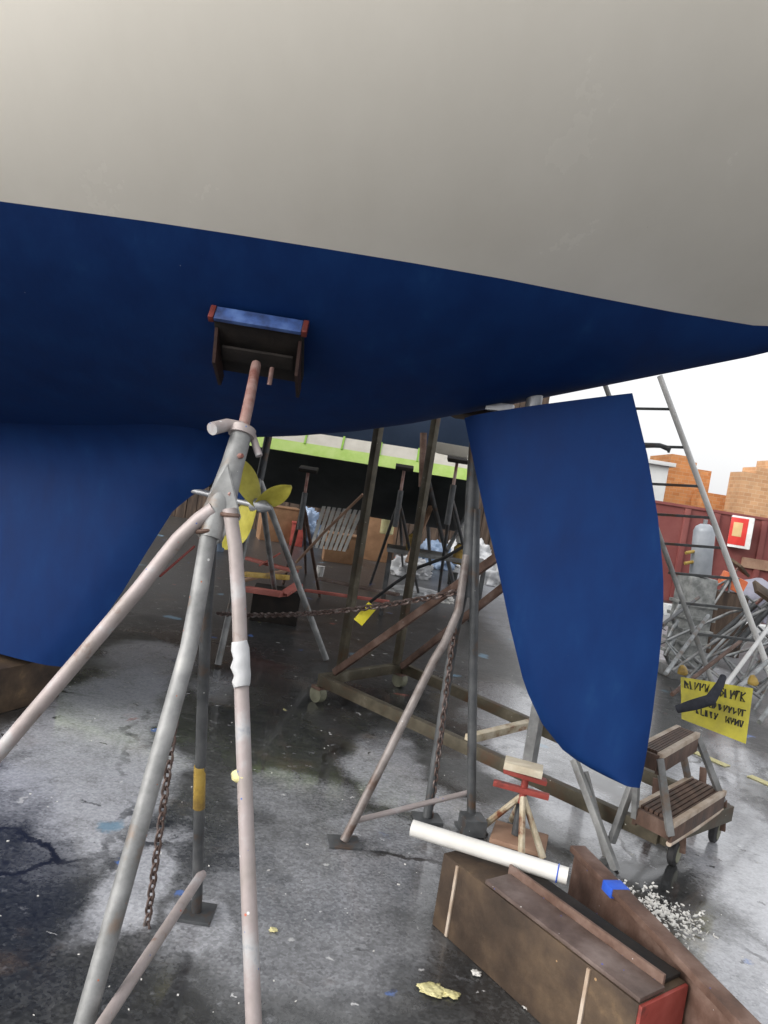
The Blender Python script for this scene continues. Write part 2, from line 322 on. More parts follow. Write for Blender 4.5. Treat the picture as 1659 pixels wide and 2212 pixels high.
    base = nn(t, 'ShaderNodeValToRGB'); e = base.color_ramp.elements; e[0].position = .3; e[0].color = (.022, .0235, .0245, 1); e[1].position = .7; e[1].color = (.064, .065, .065, 1)
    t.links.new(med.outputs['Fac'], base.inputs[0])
    def mixc(f, a, b_, blend='MIX'):
        mx = nn(t, 'ShaderNodeMix', data_type='RGBA', blend_type=blend)
        if isinstance(f, (int, float)): mx.inputs[0].default_value = f
        else: t.links.new(f, mx.inputs[0])
        for i, v in ((6, a), (7, b_)):
            if isinstance(v, tuple): mx.inputs[i].default_value = (*v, 1)
            else: t.links.new(v, mx.inputs[i])
        return mx.outputs[2]
    sy0 = nn(t, 'ShaderNodeSeparateXYZ'); t.links.new(pv.outputs[0], sy0.inputs[0]); dark = math_('MAXIMUM', dark, rng(sy0.outputs['Y'], 1.9, 1.3, 0, .9))  # ground near and behind the camera darkened to cut bounce onto the hull
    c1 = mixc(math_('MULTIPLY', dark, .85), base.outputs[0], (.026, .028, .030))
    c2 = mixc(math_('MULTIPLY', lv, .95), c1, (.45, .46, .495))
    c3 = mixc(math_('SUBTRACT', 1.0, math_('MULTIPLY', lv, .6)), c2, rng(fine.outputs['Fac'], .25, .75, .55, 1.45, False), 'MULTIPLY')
    agg = nn(t, 'ShaderNodeTexVoronoi'); agg.inputs['Scale'].default_value = 95; t.links.new(geo.outputs['Position'], agg.inputs['Vector'])
    asp = nn(t, 'ShaderNodeSeparateColor'); t.links.new(agg.outputs['Color'], asp.inputs['Color'])
    c3 = mixc(math_('SUBTRACT', 1.0, math_('MULTIPLY', lv, .65)), c3, rng(asp.outputs['Red'], 0, 1, .62, 1.5, False), 'MULTIPLY')
    crk = nn(t, 'ShaderNodeTexVoronoi', feature='DISTANCE_TO_EDGE'); crk.inputs['Scale'].default_value = .55; t.links.new(pv.outputs[0], crk.inputs['Vector'])
    c3 = mixc(math_('MULTIPLY', rng(crk.outputs['Distance'], .012, .004), rng(big.outputs['Fac'], .45, .6)), c3, (.012, .012, .013))
    c3 = mixc(math_('MULTIPLY', rng(noise(1.7, 7, .7).outputs['Fac'], .56, .72), .35), c3, (.17, .115, .075))
    # drops of old paint
    for i, (colr, scl, size, thr) in enumerate([((.62, .58, .30), 3.2, .09, .80), ((.07, .17, .50), 3.7, .13, .74), ((.36, .10, .08), 3.0, .12, .78), ((.62, .62, .62), 7.0, .12, .66), ((.16, .30, .42), 2.3, .20, .80), ((.80, .80, .80), 14.0, .12, .72), ((.015, .015, .017), 9.0, .16, .6)]):
        mp = nn(t, 'ShaderNodeMapping'); mp.inputs['Location'].default_value = (3.3 * i + .7, 1.9 * i, 0); t.links.new(pv.outputs[0], mp.inputs['Vector'])
        mm = nn(t, 'ShaderNodeVectorMath', operation='MULTIPLY'); t.links.new(mp.outputs[0], mm.inputs[0]); mm.inputs[1].default_value = (1, 1, 0)
        vo = nn(t, 'ShaderNodeTexVoronoi'); vo.inputs['Scale'].default_value = scl; t.links.new(mm.outputs[0], vo.inputs['Vector'])
        sp = nn(t, 'ShaderNodeSeparateColor'); t.links.new(vo.outputs['Color'], sp.inputs['Color'])
        on = rng(sp.outputs['Red'], thr, thr + .02); d = math_('SUBTRACT', math_('ADD', vo.outputs['Distance'], math_('MULTIPLY', fine.outputs['Fac'], .12)), .06)
        k = math_('MULTIPLY', on, rng(d, size, size * .55, 0, .75))
        c3 = mixc(k, c3, colr)
    # worn yellow bay line
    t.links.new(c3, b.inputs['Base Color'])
    wet = math_('MAXIMUM', lv, math_('MULTIPLY', rng(big.outputs['Fac'], .36, .55), .9))
    sy = nn(t, 'ShaderNodeSeparateXYZ'); t.links.new(geo.outputs['Position'], sy.inputs[0])
    wet = math_('MULTIPLY', wet, rng(sy.outputs['Y'], 4.5, 8.0, 1.0, .12))
    wet = math_('MULTIPLY', wet, rng(med.outputs['Fac'], .25, .50, .35, 1.0))
    t.links.new(rng(wet, 0, 1, .38, .12, False), b.inputs['Roughness']); b.inputs['Specular IOR Level'].default_value = .7
    b.inputs['Coat Weight'].default_value = 1.0; b.inputs['Coat IOR'].default_value = 1.33; t.links.new(rng(wet, .2, .9, .30, .06, False), b.inputs['Coat Roughness'])
    t.links.new(rng(wet, .1, .6, .15, 1.0), b.inputs['Coat Weight'])
    bp = nn(t, 'ShaderNodeBump'); bp.inputs['Distance'].default_value = .006
    t.links.new(rng(wet, 0, 1, .45, .06, False), bp.inputs['Strength'])
    t.links.new(math_('ADD', fine.outputs['Fac'], math_('MULTIPLY', med2.outputs['Fac'], .7)), bp.inputs['Height']); t.links.new(bp.outputs['Normal'], b.inputs['Normal'])
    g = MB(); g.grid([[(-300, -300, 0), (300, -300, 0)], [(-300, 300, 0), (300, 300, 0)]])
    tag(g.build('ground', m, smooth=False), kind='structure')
ground()

# ------------------------------------------------------------------ hull loft
def hull_sections(O, a, n, ss, B, zc, zw, Bd, zs, s_end):
    nb, ntp = 18, 16; th = R(62); under, top = [], []
    for s_ in ss:
        b_ = max(B(s_), 0) if s_ < s_end else 0.0
        w_ = zw(s_); c_ = min(zc(s_), w_) if s_ < s_end else zc(s_)
        pu = []
        for k in range(nb + 1):
            q = th * k / nb; pu.append((b_ * math.sin(q) / math.sin(th), c_ + (w_ - c_) * ((1 - math.cos(q)) / (1 - math.cos(th))) ** .82))
        st = (b_, w_) if s_ < s_end else (0.0, c_)
        bd = max(Bd(s_), b_ + .02); fl = bd - st[0]; Hh = zs(s_) - st[1]
        pt = []
        for k in range(ntp + 1):
            q = k / ntp; c0 = st; c1 = (st[0] + fl * .90, st[1] + Hh * .36); c2 = (bd, st[1] + Hh)
            pt.append(tuple((1 - q)**2 * c0[i] + 2 * q * (1 - q) * c1[i] + q * q * c2[i] for i in (0, 1)))
        base = O + a * s_
        def mk(pl): return [base + n * o + V((0, 0, z)) for o, z in pl]
        def mir(pl): return [base - n * o + V((0, 0, z)) for o, z in pl]
        if s_ <= s_end + 1e-6: under.append(mir(pu)[::-1] + mk(pu)[1:])
        top.append((mk(pt), mir(pt)))
    return under, top

# ------------------------------------------------------------------ the sailboat overhead
PSI = R(21.06)
A_ = V((math.cos(PSI), -math.sin(PSI), 0)); N_ = V((-math.sin(PSI), -math.cos(PSI), 0)); O_ = V((-1.3, 3.95, 0))
def C(px, py):                       # point on the boat's centre plane
    d = ray(px, py); k = (O_ - CAM).dot(N_) / d.dot(N_); return CAM + d * k
zwf = knots([(-8, 2.37), (.5, 2.35), (2, 2.36), (3, 2.42), (3.6, 2.52), (6, 2.6)])
wl_px = [(0, 435), (400, 490), (830, 558), (1100, 605), (1400, 664), (1659, 706)]
Bk = []
for px, py in wl_px:                 # photo waterline -> half beam at station s
    s_ = 1.5
    for _ in range(30):
        pt = G(px, py, zwf(s_)); s_ = (pt - O_).dot(A_)
    Bk.append((s_, (pt - O_).dot(N_)))
Bk = [(-8.5, 0.0), (-6, .80), (-4, 1.42), (-2.2, 1.66), (-.6, 1.60)] + Bk + [(Bk[-1][0] + .45, .02), (9, 0)]
sil = [(1659, 762), (1370, 818), (1090, 871), (820, 921), (600, 941)]
Zk = sorted([((C(*p) - O_).dot(A_), C(*p).z) for p in sil])
Zk = [(-8.5, 2.3), (-7, 1.85), (-5, 1.55), (-2.5, 1.48), (-.6, 1.56)] + Zk + [(Zk[-1][0] + .45, zwf(3.4)), (5.6, 3.15)]
S_END = Bk[-2][0]
Bf, Zf = knots(Bk), knots(Zk)
Bdf = knots([(-8.5, .05), (-7, .75), (-5, 1.45), (-3, 1.85), (-1.5, 1.97), (0, 1.93), (1.5, 1.72), (3, 1.38), (4.2, 1.08), (5.4, .85)])
Zsf = knots([(-8.5, 4.0), (-3, 3.75), (1, 3.68), (5.6, 3.8)])
boat = thing('sailboat', 'white sailing yacht with blue bottom propped up overhead on stands', 'sailboat', O_)
ss = [-8.4 + .28 * i for i in range(43)]; ss = [s for s in ss if s < S_END - .02] + [S_END] + [S_END + .0001 + .22 * i for i in range(10)]
under, top = hull_sections(O_, A_, N_, ss, Bf, Zf, zwf, Bdf, Zsf, S_END)
mb = MB(); mb.grid(under); hull_bottom = mb.build('hull_bottom', M['antifoul'], boat)
mb = MB(); mb.grid([t[0] for t in top]); mb.grid([t[1] for t in top])
mb.grid([[t[0][-1], t[1][-1]] for t in top]); mb.grid([[a_, b_] for a_, b_ in zip(top[-1][0], top[-1][1])])
mb.build('hull_topsides', M['gel'], boat)
bm_ = bmesh.new(); bm_.from_mesh(hull_bottom.data); HB = BVHTree.FromBMesh(bm_)
def on_hull(px, py):
    d = ray(px, py).normalized(); h = HB.ray_cast(CAM - O_, d); return h[0] + O_, (h[1] if h[1].dot(d) < 0 else -h[1])
def resample(pts, n):
    pts = [V((*p, 0)) for p in pts]; L = [0]
    for a, b in zip(pts, pts[1:]): L.append(L[-1] + (b - a).length)
    out = []
    for i in range(n):
        d = L[-1] * i / (n - 1); j = min(max(k for k in range(len(L)) if L[k] <= d + 1e-9), len(L) - 2)
        out.append(pts[j].lerp(pts[j + 1], (d - L[j]) / (L[j + 1] - L[j])))
    return out
# keel: rows from hull down to the shoe
tr_px = [(508, 955), (478, 1010), (455, 1050), (420, 1066), (374, 1103), (317, 1192), (265, 1278), (198, 1374), (138, 1441)]
tr_px = [(q.x, q.y) for q in resample(tr_px, 40)]
tr = [((C(*p) - O_).dot(A_), C(*p).z) for p in tr_px]
def hull_o(s_, z):
    b_, w_, c_ = max(Bf(s_), 0), zwf(s_), Zf(s_); th = R(62)
    if z <= c_: return 1e9
    v_ = min(1, (z - c_) / (w_ - c_)) ** (1 / .82) * (1 - math.cos(th)); return b_ * math.sin(math.acos(1 - v_)) / math.sin(th)
def hull_z(s_, o):
    b_, w_, c_ = max(Bf(s_), .05), zwf(s_), Zf(s_); th = R(62); q = math.asin(min(.95, o * math.sin(th) / b_))
    return c_ + (w_ - c_) * ((1 - math.cos(q)) / (1 - math.cos(th))) ** .82
trz = sorted((z, st) for st, z in tr); zbot = trz[0][0]
def st_at(z):
    if z <= trz[0][0]: return trz[0][1]
    for (z0, s0), (z1, s1) in zip(trz, trz[1:]):
        if z <= z1: return lerp(s0, s1, (z - z0) / max(1e-6, z1 - z0))
    return trz[-1][1]
NR, NC = 44, 33; rows = [[] for _ in range(NR)]
for k in range(NC):
    u = k / (NC - 1); pr = (math.sin(math.pi * u ** .62)) ** .75 if 0 < u < 1 else 0; ot = .34 * min(1, pr * 1.5)
    zt0 = 1.6
    for _ in range(8): zt0 = hull_z(lerp(st_at(zt0), -3.2, u), ot) + .012
    for i in range(NR):
        q = (i / (NR - 1)) ** 1.6; z = lerp(zt0, zbot, q); s_ = lerp(st_at(z), lerp(-3.2, -3.0, q), u)
        hw = .105 * pr + (ot - .105 * pr) * math.exp(-(zt0 - z) / .10) if pr else 0
        rows[i].append((O_ + A_ * s_ + V((0, 0, z)), max(hw, 0)))
rows = [[p + N_ * h for p, h in r] + [p - N_ * h for p, h in r[1:-1]][::-1] for r in rows]
mb = MB(); g = mb.grid(rows, close=True); mb.bm.faces.new(g[-1]); mb.build('keel', M['antifoul'], boat)
# rudder
fr_px = [(1003, 903), (1020, 985), (1045, 1100), (1075, 1225), (1103, 1360), (1133, 1482), (1170, 1562), (1222, 1628), (1292, 1670), (1340, 1688)]
bk_px = [(1366, 849), (1399, 985), (1421, 1115), (1433, 1240), (1433, 1330), (1424, 1426), (1409, 1548), (1398, 1620), (1388, 1675), (1382, 1702)]
fr = resample(fr_px, 26); bk = resample(bk_px, 26); rows = []
for i, (f_, b_) in enumerate(zip(fr, bk)):
    p0, p1 = C(f_.x, f_.y), C(b_.x, b_.y); hw = lerp(.055, .03, i / 25); row = []
    for k in range(17):
        u = k / 16; pr = (math.sin(math.pi * u ** .6)) ** .8 if 0 < u < 1 else 0
        row.append(p0.lerp(p1, u) + N_ * hw * pr)
    rows.append(row + [p - N_ * 2 * (p - O_).dot(N_) for p in row[1:-1]][::-1])
mb = MB(); g = mb.grid(rows, close=True); mb.bm.faces.new(g[0][::-1]); mb.bm.faces.new(g[-1]); rud = mb.build('rudder', M['antifoul'], boat)
sp = C(1150, 890); MB().tube(sp + V((0, 0, -.05)), sp + V((0, 0, .12)), .035).build('rudder_stock', M['bronze'], rud)
sp = C(1080, 880)
MB().box(sp, (A_, N_, V((0, 0, 1))), (.06, .02, .018), .004).build('anode', M['bronze'], boat)
# propeller, shaft, strut
hub = C(553, 1091)
pr = MB().path([hub - A_ * .02, hub + A_ * .05, hub + A_ * .09], [.036, .032, .010], 16).build('propeller', M['bronze'], boat)
sh = MB().tube(hub, hub - A_ * .95 + V((0, 0, .04)), .016); sh.build('propeller_shaft', M['bronze'], boat)
st_top = C(520, 955); MB().bar(hub - A_ * .10, st_top + V((0, 0, .06)) - A_ * .05, .02, .07, up=A_).build('shaft_strut', M['antifoul'], boat)
for tip_px, wd, dep in (((529, 990), .070, -.10), ((621, 1049), .058, .04), ((474, 1184), .080, .05)):
    tip = C(*tip_px) + N_ * dep * -1; ax = (tip - hub); L = ax.length; ax.normalize(); vw = (hub - CAM).normalized()
    side = ax.cross(vw).normalized(); rows = []
    for i in range(11):
        u = i / 10; wdt = wd * (math.sin(math.pi * (u * .86 + .12)) ** .7); c = hub + ax * (L * u)
        tw = lerp(.9, .25, u); sd_ = (side * math.cos(tw) + ax.cross(side) * math.sin(tw)).normalized(); nr = ax.cross(sd_)
        row = []
        for k in range(9):
            v_ = (k / 8 - .5) * 2; row.append(c + sd_ * wdt * v_ + nr * (.012 * v_ * v_ + .009 * math.sqrt(max(0, 1 - v_ * v_))))
        for k in range(7, 0, -1):
            v_ = (k / 8 - .5) * 2; row.append(c + sd_ * wdt * v_ + nr * (.012 * v_ * v_ - .009 * math.sqrt(max(0, 1 - v_ * v_))))
        rows.append(row)
    mb = MB(); g = mb.grid(rows, close=True); mb.bm.faces.new(g[0][::-1]); mb.bm.faces.new(g[-1]); mb.build('blade', M['yellow_prop'], pr)
# timber under the keel
kb = C(20, 1430); mb = MB().box((kb.x - .35, kb.y + .12, .13), (A_, N_, V((0, 0, 1))), (.52, .28, .13), .012)
tag(mb.build('keel_block', M['plywood']), 'brown timber block under the blue keel', 'timber block')

# ------------------------------------------------------------------ jack stands that were surveyed one by one
def pt_list(pts): return [P(*p) for p in pts]
f1 = thing('jack_stand', 'worn pinkish steel jack stand holding its pad against the blue hull, nearest of all', 'jack stand', (G(420, 2000).x, 2.2, 0))
pc, pn = on_hull(566, 742)
apex = P(462, 1120, 2.28); tip = P(524, 930, 2.42)
legs = [([(462, 1100, 2.28), (430, 1122, 2.275), (385, 1165, 2.27), (300, 1272, 2.26)], G(-330, 2010), 'stand_paint', .0235),
        ([(452, 1150, 2.27), (432, 1270, 2.24), (408, 1400, 2.20)], G(150, 2330), 'stand_grey', .0265),
        ([(496, 1100, 2.27), (508, 1180, 2.25), (516, 1300, 2.22), (520, 1440, 2.18)], G(551, 2330), 'stand_paint', .022),
        ([(458, 1150, 2.30), (447, 1300, 2.34), (438, 1500, 2.40)], G(424, 1975), 'stand_dark', .0185)]
for pts, foot, mname, r in legs:
    p = pt_list(pts); p[-1] = p[-2].lerp(foot, (p[-1] - p[-2]).length / (foot - p[-2]).length) if False else p[-1]
    lg = MB().path(p + [p[-1].lerp(foot, .5), foot + V((0, 0, .012))], r, 16).build('leg', M[mname], f1)
    MB().box(foot + V((0, 0, .006)), ((1, 0, 0), (0, 1, 0), (0, 0, 1)), (.06, .06, .006), .002).build('foot_plate', M['stand_dark'], lg)
low = P(455, 1165, 2.27)
MB().path([tip, tip.lerp(low, .35), tip.lerp(low, .7), low], [.033, .036, .046, .036], 18).build('centre_tube', M['stand_grey'], f1)
# gusset webs between tube and legs
mb = MB(); mb.prism([P(492, 1000, 2.30), P(520, 1120, 2.27), P(455, 1190, 2.26), P(412, 1140, 2.27)], (0, .012, 0), .003); mb.build('gusset', M['stand_grey'], f1)
MB().tube(tip.lerp(low, -.02), tip.lerp(low, .05), .043, .043, 18).build('collar', M['stand_paint'], f1)
scr = MB().path([tip, P(537, 872, 2.50), pc + pn * .11], .0185, 14).build('screw', M['rust_screw'], f1)
for q_ in (.25, .60):
    bc = tip.lerp(low, q_); bd_ = V((.55, -.8, .1)).normalized()
    MB().path([bc + bd_ * .030, bc + bd_ * .052, bc + bd_ * .056], [.009, .009, .006], 6).build('bolt', M['rust_screw'], f1)
for ci_, (q0_, r_) in enumerate((((447, 1148, 2.272), .034), ((497, 1112, 2.27), .030))):
    cc = P(*q0_); MB().ring(cc, (P(455, 1300, 2.25) - cc) if ci_ == 0 else V((.04, 0, -1)), r_ - .006, .007, 18, 8).build('weld_collar', M['rust'], f1)
hc = P(522, 932, 2.42)
MB().path([hc + V((0, 0, .012)), P(490, 918, 2.40), P(458, 926, 2.34)], [.021, .021, .021], 14).build('screw_handle', M['stand_paint'], f1)
MB().path([P(545, 940, 2.44), P(560, 985, 2.42)], .012, 12).build('lock_arm', M['stand_paint'], f1)
hz = pn.cross(V((0, 0, 1))).normalized(); hz = hz if hz.x > 0 else -hz; vt = pn.cross(hz); vt = vt if vt.z > 0 else -vt
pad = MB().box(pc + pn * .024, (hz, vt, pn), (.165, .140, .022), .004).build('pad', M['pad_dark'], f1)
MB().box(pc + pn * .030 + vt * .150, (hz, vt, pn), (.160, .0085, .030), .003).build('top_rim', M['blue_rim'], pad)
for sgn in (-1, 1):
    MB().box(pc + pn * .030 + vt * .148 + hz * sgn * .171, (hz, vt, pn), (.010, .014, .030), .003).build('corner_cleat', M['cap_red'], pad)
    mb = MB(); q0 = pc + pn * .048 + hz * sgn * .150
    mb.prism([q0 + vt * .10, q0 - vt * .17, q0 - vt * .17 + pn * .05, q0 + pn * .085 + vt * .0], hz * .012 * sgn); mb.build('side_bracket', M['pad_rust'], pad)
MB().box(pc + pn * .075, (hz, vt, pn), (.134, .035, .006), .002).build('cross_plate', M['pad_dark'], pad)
MB().path([pc + pn * .06 + hz * .055 + vt * -.02, pc + pn * .12 + hz * .05 - vt * .09], .009, 10).build('bolt', M['rust_screw'], pad)
bp0, bp1 = P(436, 1888, 2.50), G(190, 2260, .16); MB().tube(bp0, bp1, .0165).build('brace', M['stand_paint'], f1)
w0 = P(432, 1655, 2.44); w1 = P(430, 1745, 2.46); MB().tube(w0, w1, .0205).build('yellow_tape', M['amber'], f1)
w0 = P(519, 1430, 2.175)
w1 = P(519, 1684, 2.10); MB().lump(w1, (.030, .030, .022), 3, .3, 2).build('tape_knot', M['chip'], f1)
MB().path([P(517, 1385, 2.178), P(519, 1402, 2.175), P(522, 1422, 2.17), P(519, 1440, 2.165), P(524, 1458, 2.16), P(521, 1474, 2.155), P(522, 1484, 2.15)], [.0225, .027, .0245, .029, .0245, .027, .0225], 14).build('wrapped_rag', M['tarp'], f1)

def chain(name, label, p0, p1, sag, link=.040, r=.0045, group=None):
    p0, p1 = V(p0), V(p1); L = (p1 - p0).length * (1 + 2.0 * (sag / max(.1, (p1 - p0).length))**2); n = int(L / (link * .74)); mb = MB()
    def pos(u): q = p0.lerp(p1, u); q.z -= sag * 4 * u * (1 - u); return q
    for i in range(n):
        u = (i + .5) / n; c = pos(u); d = (pos(min(1, u + .01)) - pos(max(0, u - .01))).normalized()
        a = d.cross(V((.3, .5, .8))).normalized(); b = d.cross(a)
        if i % 2: a, b = b, -a
        pts = []
        for k in range(10):
            q = 2 * math.pi * k / 10; pts.append(c + d * (link / 2) * math.cos(q) + a * (link * .30) * math.sin(q))
        g = []
        for k in range(10):
            tq = (pts[(k + 1) % 10] - pts[k - 1]).normalized(); e1 = b; e2 = tq.cross(b)
            g.append([pts[k] + (e1 * math.cos(2 * math.pi * j / 6) + e2 * math.sin(2 * math.pi * j / 6)) * r for j in range(6)])
        mb.grid(g + [g[0]], close=True)
    return tag(mb.build(name, M['zinc']), label, 'chain', group)
chain('chain', 'rusty chain hanging down beside the legs of the nearest jack stand', P(400, 1395, 2.33), P(313, 2030, 2.42), .0)

f2 = thing('jack_stand', 'grey jack stand with one bent pinkish leg standing left of the blue rudder', 'jack stand', (G(950, 1790).x, 3.4, 0))
ap = P(1016, 1150, 3.62)
MB().path([P(1030, 905, 3.66), P(1021, 1060, 3.64), P(1010, 1290, 3.60)], [.030, .034, .034], 16).build('centre_tube', M['stand_dark'], f2)
for pts, foot, mname, r in [([(1008, 1200, 3.60), (990, 1320, 3.52), (960, 1390, 3.45), (938, 1425, 3.42)], G(742, 1822), 'stand_brown', .020),
                            ([(1010, 1240, 3.62), (982, 1370, 3.62), (962, 1500, 3.62)], G(922, 1770), 'stand_dark', .0225),
                            ([(1028, 1100, 3.62), (1024, 1300, 3.58), (1021, 1500, 3.55)], G(1017, 1792), 'stand_dark', .0225)]:
    p = pt_list(pts); lg = MB().path(p + [p[-1].lerp(foot, .5), foot + V((0, 0, .012))], r, 14).build('leg', M[mname], f2)
    MB().box(foot + V((0, 0, .006)), ((1, .2, 0), (-.2, 1, 0), (0, 0, 1)), (.07, .055, .006), .002).build('foot_plate', M['stand_dark'], lg)
MB().tube(P(772, 1772, 3.26), P(1012, 1712, 3.55), .013).build('brace', M['stand_paint'], f2)
pc2 = P(1030, 905, 3.66); MB().box(pc2 + V((0, 0, .02)), (A_, N_, V((0, .3, 1))), (.15, .12, .02), .004).build('pad', M['plywood'], f2)
MB().box(G(1017, 1800) + V((0, 0, .045)), ((1, .2, 0), (-.2, 1, 0), (0, 0, 1)), (.055, .055, .04), .006).build('foot_block', M['stand_dark'], f2)
chain('chain', 'dark chain dangling along the middle leg of the stand left of the rudder', P(985, 1330, 3.56), P(930, 1765, 3.56), .0)

f3 = thing('jack_stand', 'slim grey jack stand seen just behind the propeller', 'jack stand', (G(650, 1400).x, 6.0, 0))
apx = P(560, 1035, 6.05)
for foot in (G(704, 1428), G(470, 1440), G(600, 1330)):
    lg = MB().tube(apx, foot + V((0, 0, .015)), .026, .026).build('leg', M['stand_grey'], f3)
MB().tube(apx - V((0, 0, .1)), apx + V((.02, .05, .50)), .032).build('centre_tube', M['stand_dark'], f3)
MB().box(apx + V((.02, .05, .51)), ((1, 0, 0), (0, 1, .3), (0, -.3, 1)), (.15, .12, .02), .004).build('pad', M['plywood'], f3)
chain('chain', 'long rusty chain slung across the yard with a yellow tag on it', P(470, 1325, 5.6), P(1006, 1275, 4.0), .06, .055, .007)
yt = P(789, 1326, 4.62); d1 = (P(806, 1306, 4.62) - P(772, 1346, 4.62)).normalized(); nf = (CAM - yt).normalized() + V((.25, 0, .1)); d2 = nf.cross(d1).normalized(); nf = d1.cross(d2)
mb = MB().box(yt, (d1, d2, nf), (.072, .034, .004), .003)
tag(mb.build('yellow_tag', M['yellow']), 'bright yellow plastic tag hanging on the slung chain', 'tag')

# ------------------------------------------------------------------ wheeled steel cradle behind the boat
cr = thing('boat_cradle', 'long olive steel boat cradle on castors reaching behind the rudder', 'boat cradle', (0, 5, 0))
zA = .16; cA, cB = G(692, 1468, zA), G(868, 1441, zA); eA = G(1425, 1806, zA); eB = G(1166, 1573, zA); eB2 = eB + (eB - cB) * .9; mid = G(1008, 1614, zA)
for p0, p1 in ((cA, eA), (cB, eB2)): MB().bar(p0, p1, .05, .075).build('rail', M['olive'], cr)
MB().bar(cA, cB, .055, .07).build('cross_beam', M['olive'], cr)
MB().bar(mid + V((0, 0, .05)), eB + V((0, 0, .05)), .05, .045).build('cross_beam', M['cream_steel'], cr)
MB().bar(eA + V((0, 0, .005)), eB2, .07, .08).build('cross_beam', M['olive'], cr)
for base, topz in ((G(736, 1447, .2), 2.2), (G(857, 1434, .2), 2.25)):
    MB().box((base.x, base.y, topz / 2 + .1), ((1, -.9, 0), (.9, 1, 0), (0, 0, 1)), (.027, .027, topz / 2 - .1), .006).build('post', M['olive'], cr)
p3 = eA.lerp(cA, .30); p4 = eB2.lerp(cB, .33)
for base in (p3, p4): MB().box((base.x, base.y, .95), ((1, -.9, 0), (.9, 1, 0), (0, 0, 1)), (.03, .03, .75), .006).build('post', M['stand_grey'], cr)
MB().bar(G(722, 1453, .2), P(1085, 1195, 4.1), .028, .05).build('diagonal', M['rust'], cr)
MB().bar(G(868, 1440, .2), P(1100, 1258, 4.75), .028, .05).build('diagonal', M['rust'], cr)
for c in (cA, cB):
    wl = MB().path([V((c.x - .02, c.y - .02, .06)), V((c.x + .02, c.y + .02, .06))], .06, 16).build('castor', M['castor'], cr)
    MB().box((c.x, c.y, .105), ((1, -1, 0), (1, 1, 0), (0, 0, 1)), (.045, .035, .012), .003).build('fork', M['rust'], wl)
# frame legs near the cart end
for q0, q1 in (((1240, 1640), (1330, 1880)), ((1262, 1668), (1312, 1850)), ((1385, 1640), (1320, 1820))):
    MB().bar(P(*q0, 3.55), G(*q1) if q1[1] > 1830 else P(*q1, 3.5), .03, .035).build('strut', M['stand_grey'], cr)

# ------------------------------------------------------------------ rolling slatted steps at the right
ct = thing('step_cart', 'rolling steps with two dark slatted treads on four worn wheels', 'rolling steps', (1.5, 3.6, 0))
def tread(pxs, zs, name):
    c = [G(*p, zs) for p in pxs]                     # left, back, right, front (clockwise)
    u = ((c[2] - c[3]) + (c[1] - c[0])) / 2; v_ = ((c[0] - c[3]) + (c[1] - c[2])) / 2; o = c[3]
    fr_ = MB(); th = .05
    mb = MB()
    for k in range(7):
        f0 = (k + .12) / 7; f1_ = (k + .86) / 7
        mb.prism([o + v_ * f0 + u * .03, o + v_ * f0 + u * .97, o + v_ * f1_ + u * .97, o + v_ * f1_ + u * .03], (0, 0, -.022))
    tr_ = mb.build(name, M['brown_wood'], ct)
    for p0, p1 in ((o, o + u), (o + v_, o + v_ + u)): MB().bar(p0 + V((0, 0, -.012)), p1 + V((0, 0, -.012)), .025, .026).build('nosing', M['tan_edge'], tr_)
    for p0, p1 in ((o, o + v_), (o + u, o + u + v_)): fr_.bar(p0 + V((0, 0, -.045)), p1 + V((0, 0, -.045)), .026, .07)
    for p0, p1 in ((o, o + u), (o + v_, o + v_ + u)): fr_.bar(p0 + V((0, 0, -.062)), p1 + V((0, 0, -.062)), .020, .07)
    fr_.build('frame', M['brown_wood'], tr_)
    return o, u, v_
o1, u1, v1 = tread([(1376, 1740), (1494, 1676), (1566, 1708), (1453, 1776)], .30, 'lower_tread')
o2, u2, v2 = tread([(1402, 1608), (1466, 1567), (1526, 1580), (1426, 1628)], .60, 'upper_tread')
for a0, b0 in ((o2, o1), (o2 + u2, o1 + u1), (o2 + v2, o1 + v1), (o2 + u2 + v2, o1 + u1 + v1)):
    MB().bar(a0 - V((0, 0, .02)), b0 - V((0, 0, .06)), .026, .032).build('upright', M['stand_grey'], ct)
for wx in (G(1452, 1868), G(1540, 1818), G(1398, 1770), G(1500, 1740)):
    ax = V((.75, -.6, 0)).normalized() * .02; c = V((wx.x, wx.y, .062))
    wl = MB().path([c - ax, c - ax * .6, c + ax * .6, c + ax], [.050, .062, .062, .050], 20).build('wheel', M['rubber'], ct)
    MB().path([c - ax * 1.12, c + ax * 1.12], .042, 18).build('wheel_disc', M['castor'], wl)
    MB().bar(c + V((0, 0, .01)) + ax * 1.5, V((c.x, c.y, .235)) + ax * .6, .012, .04).build('fork', M['rust'], wl)
MB().path([o1 + V((0, 0, -.1)), o1 + u1 * .5 + V((0, 0, -.11)), o1 + u1 + V((0, 0, -.1))], .013, 10).build('push_rail', M['tan_edge'], ct)

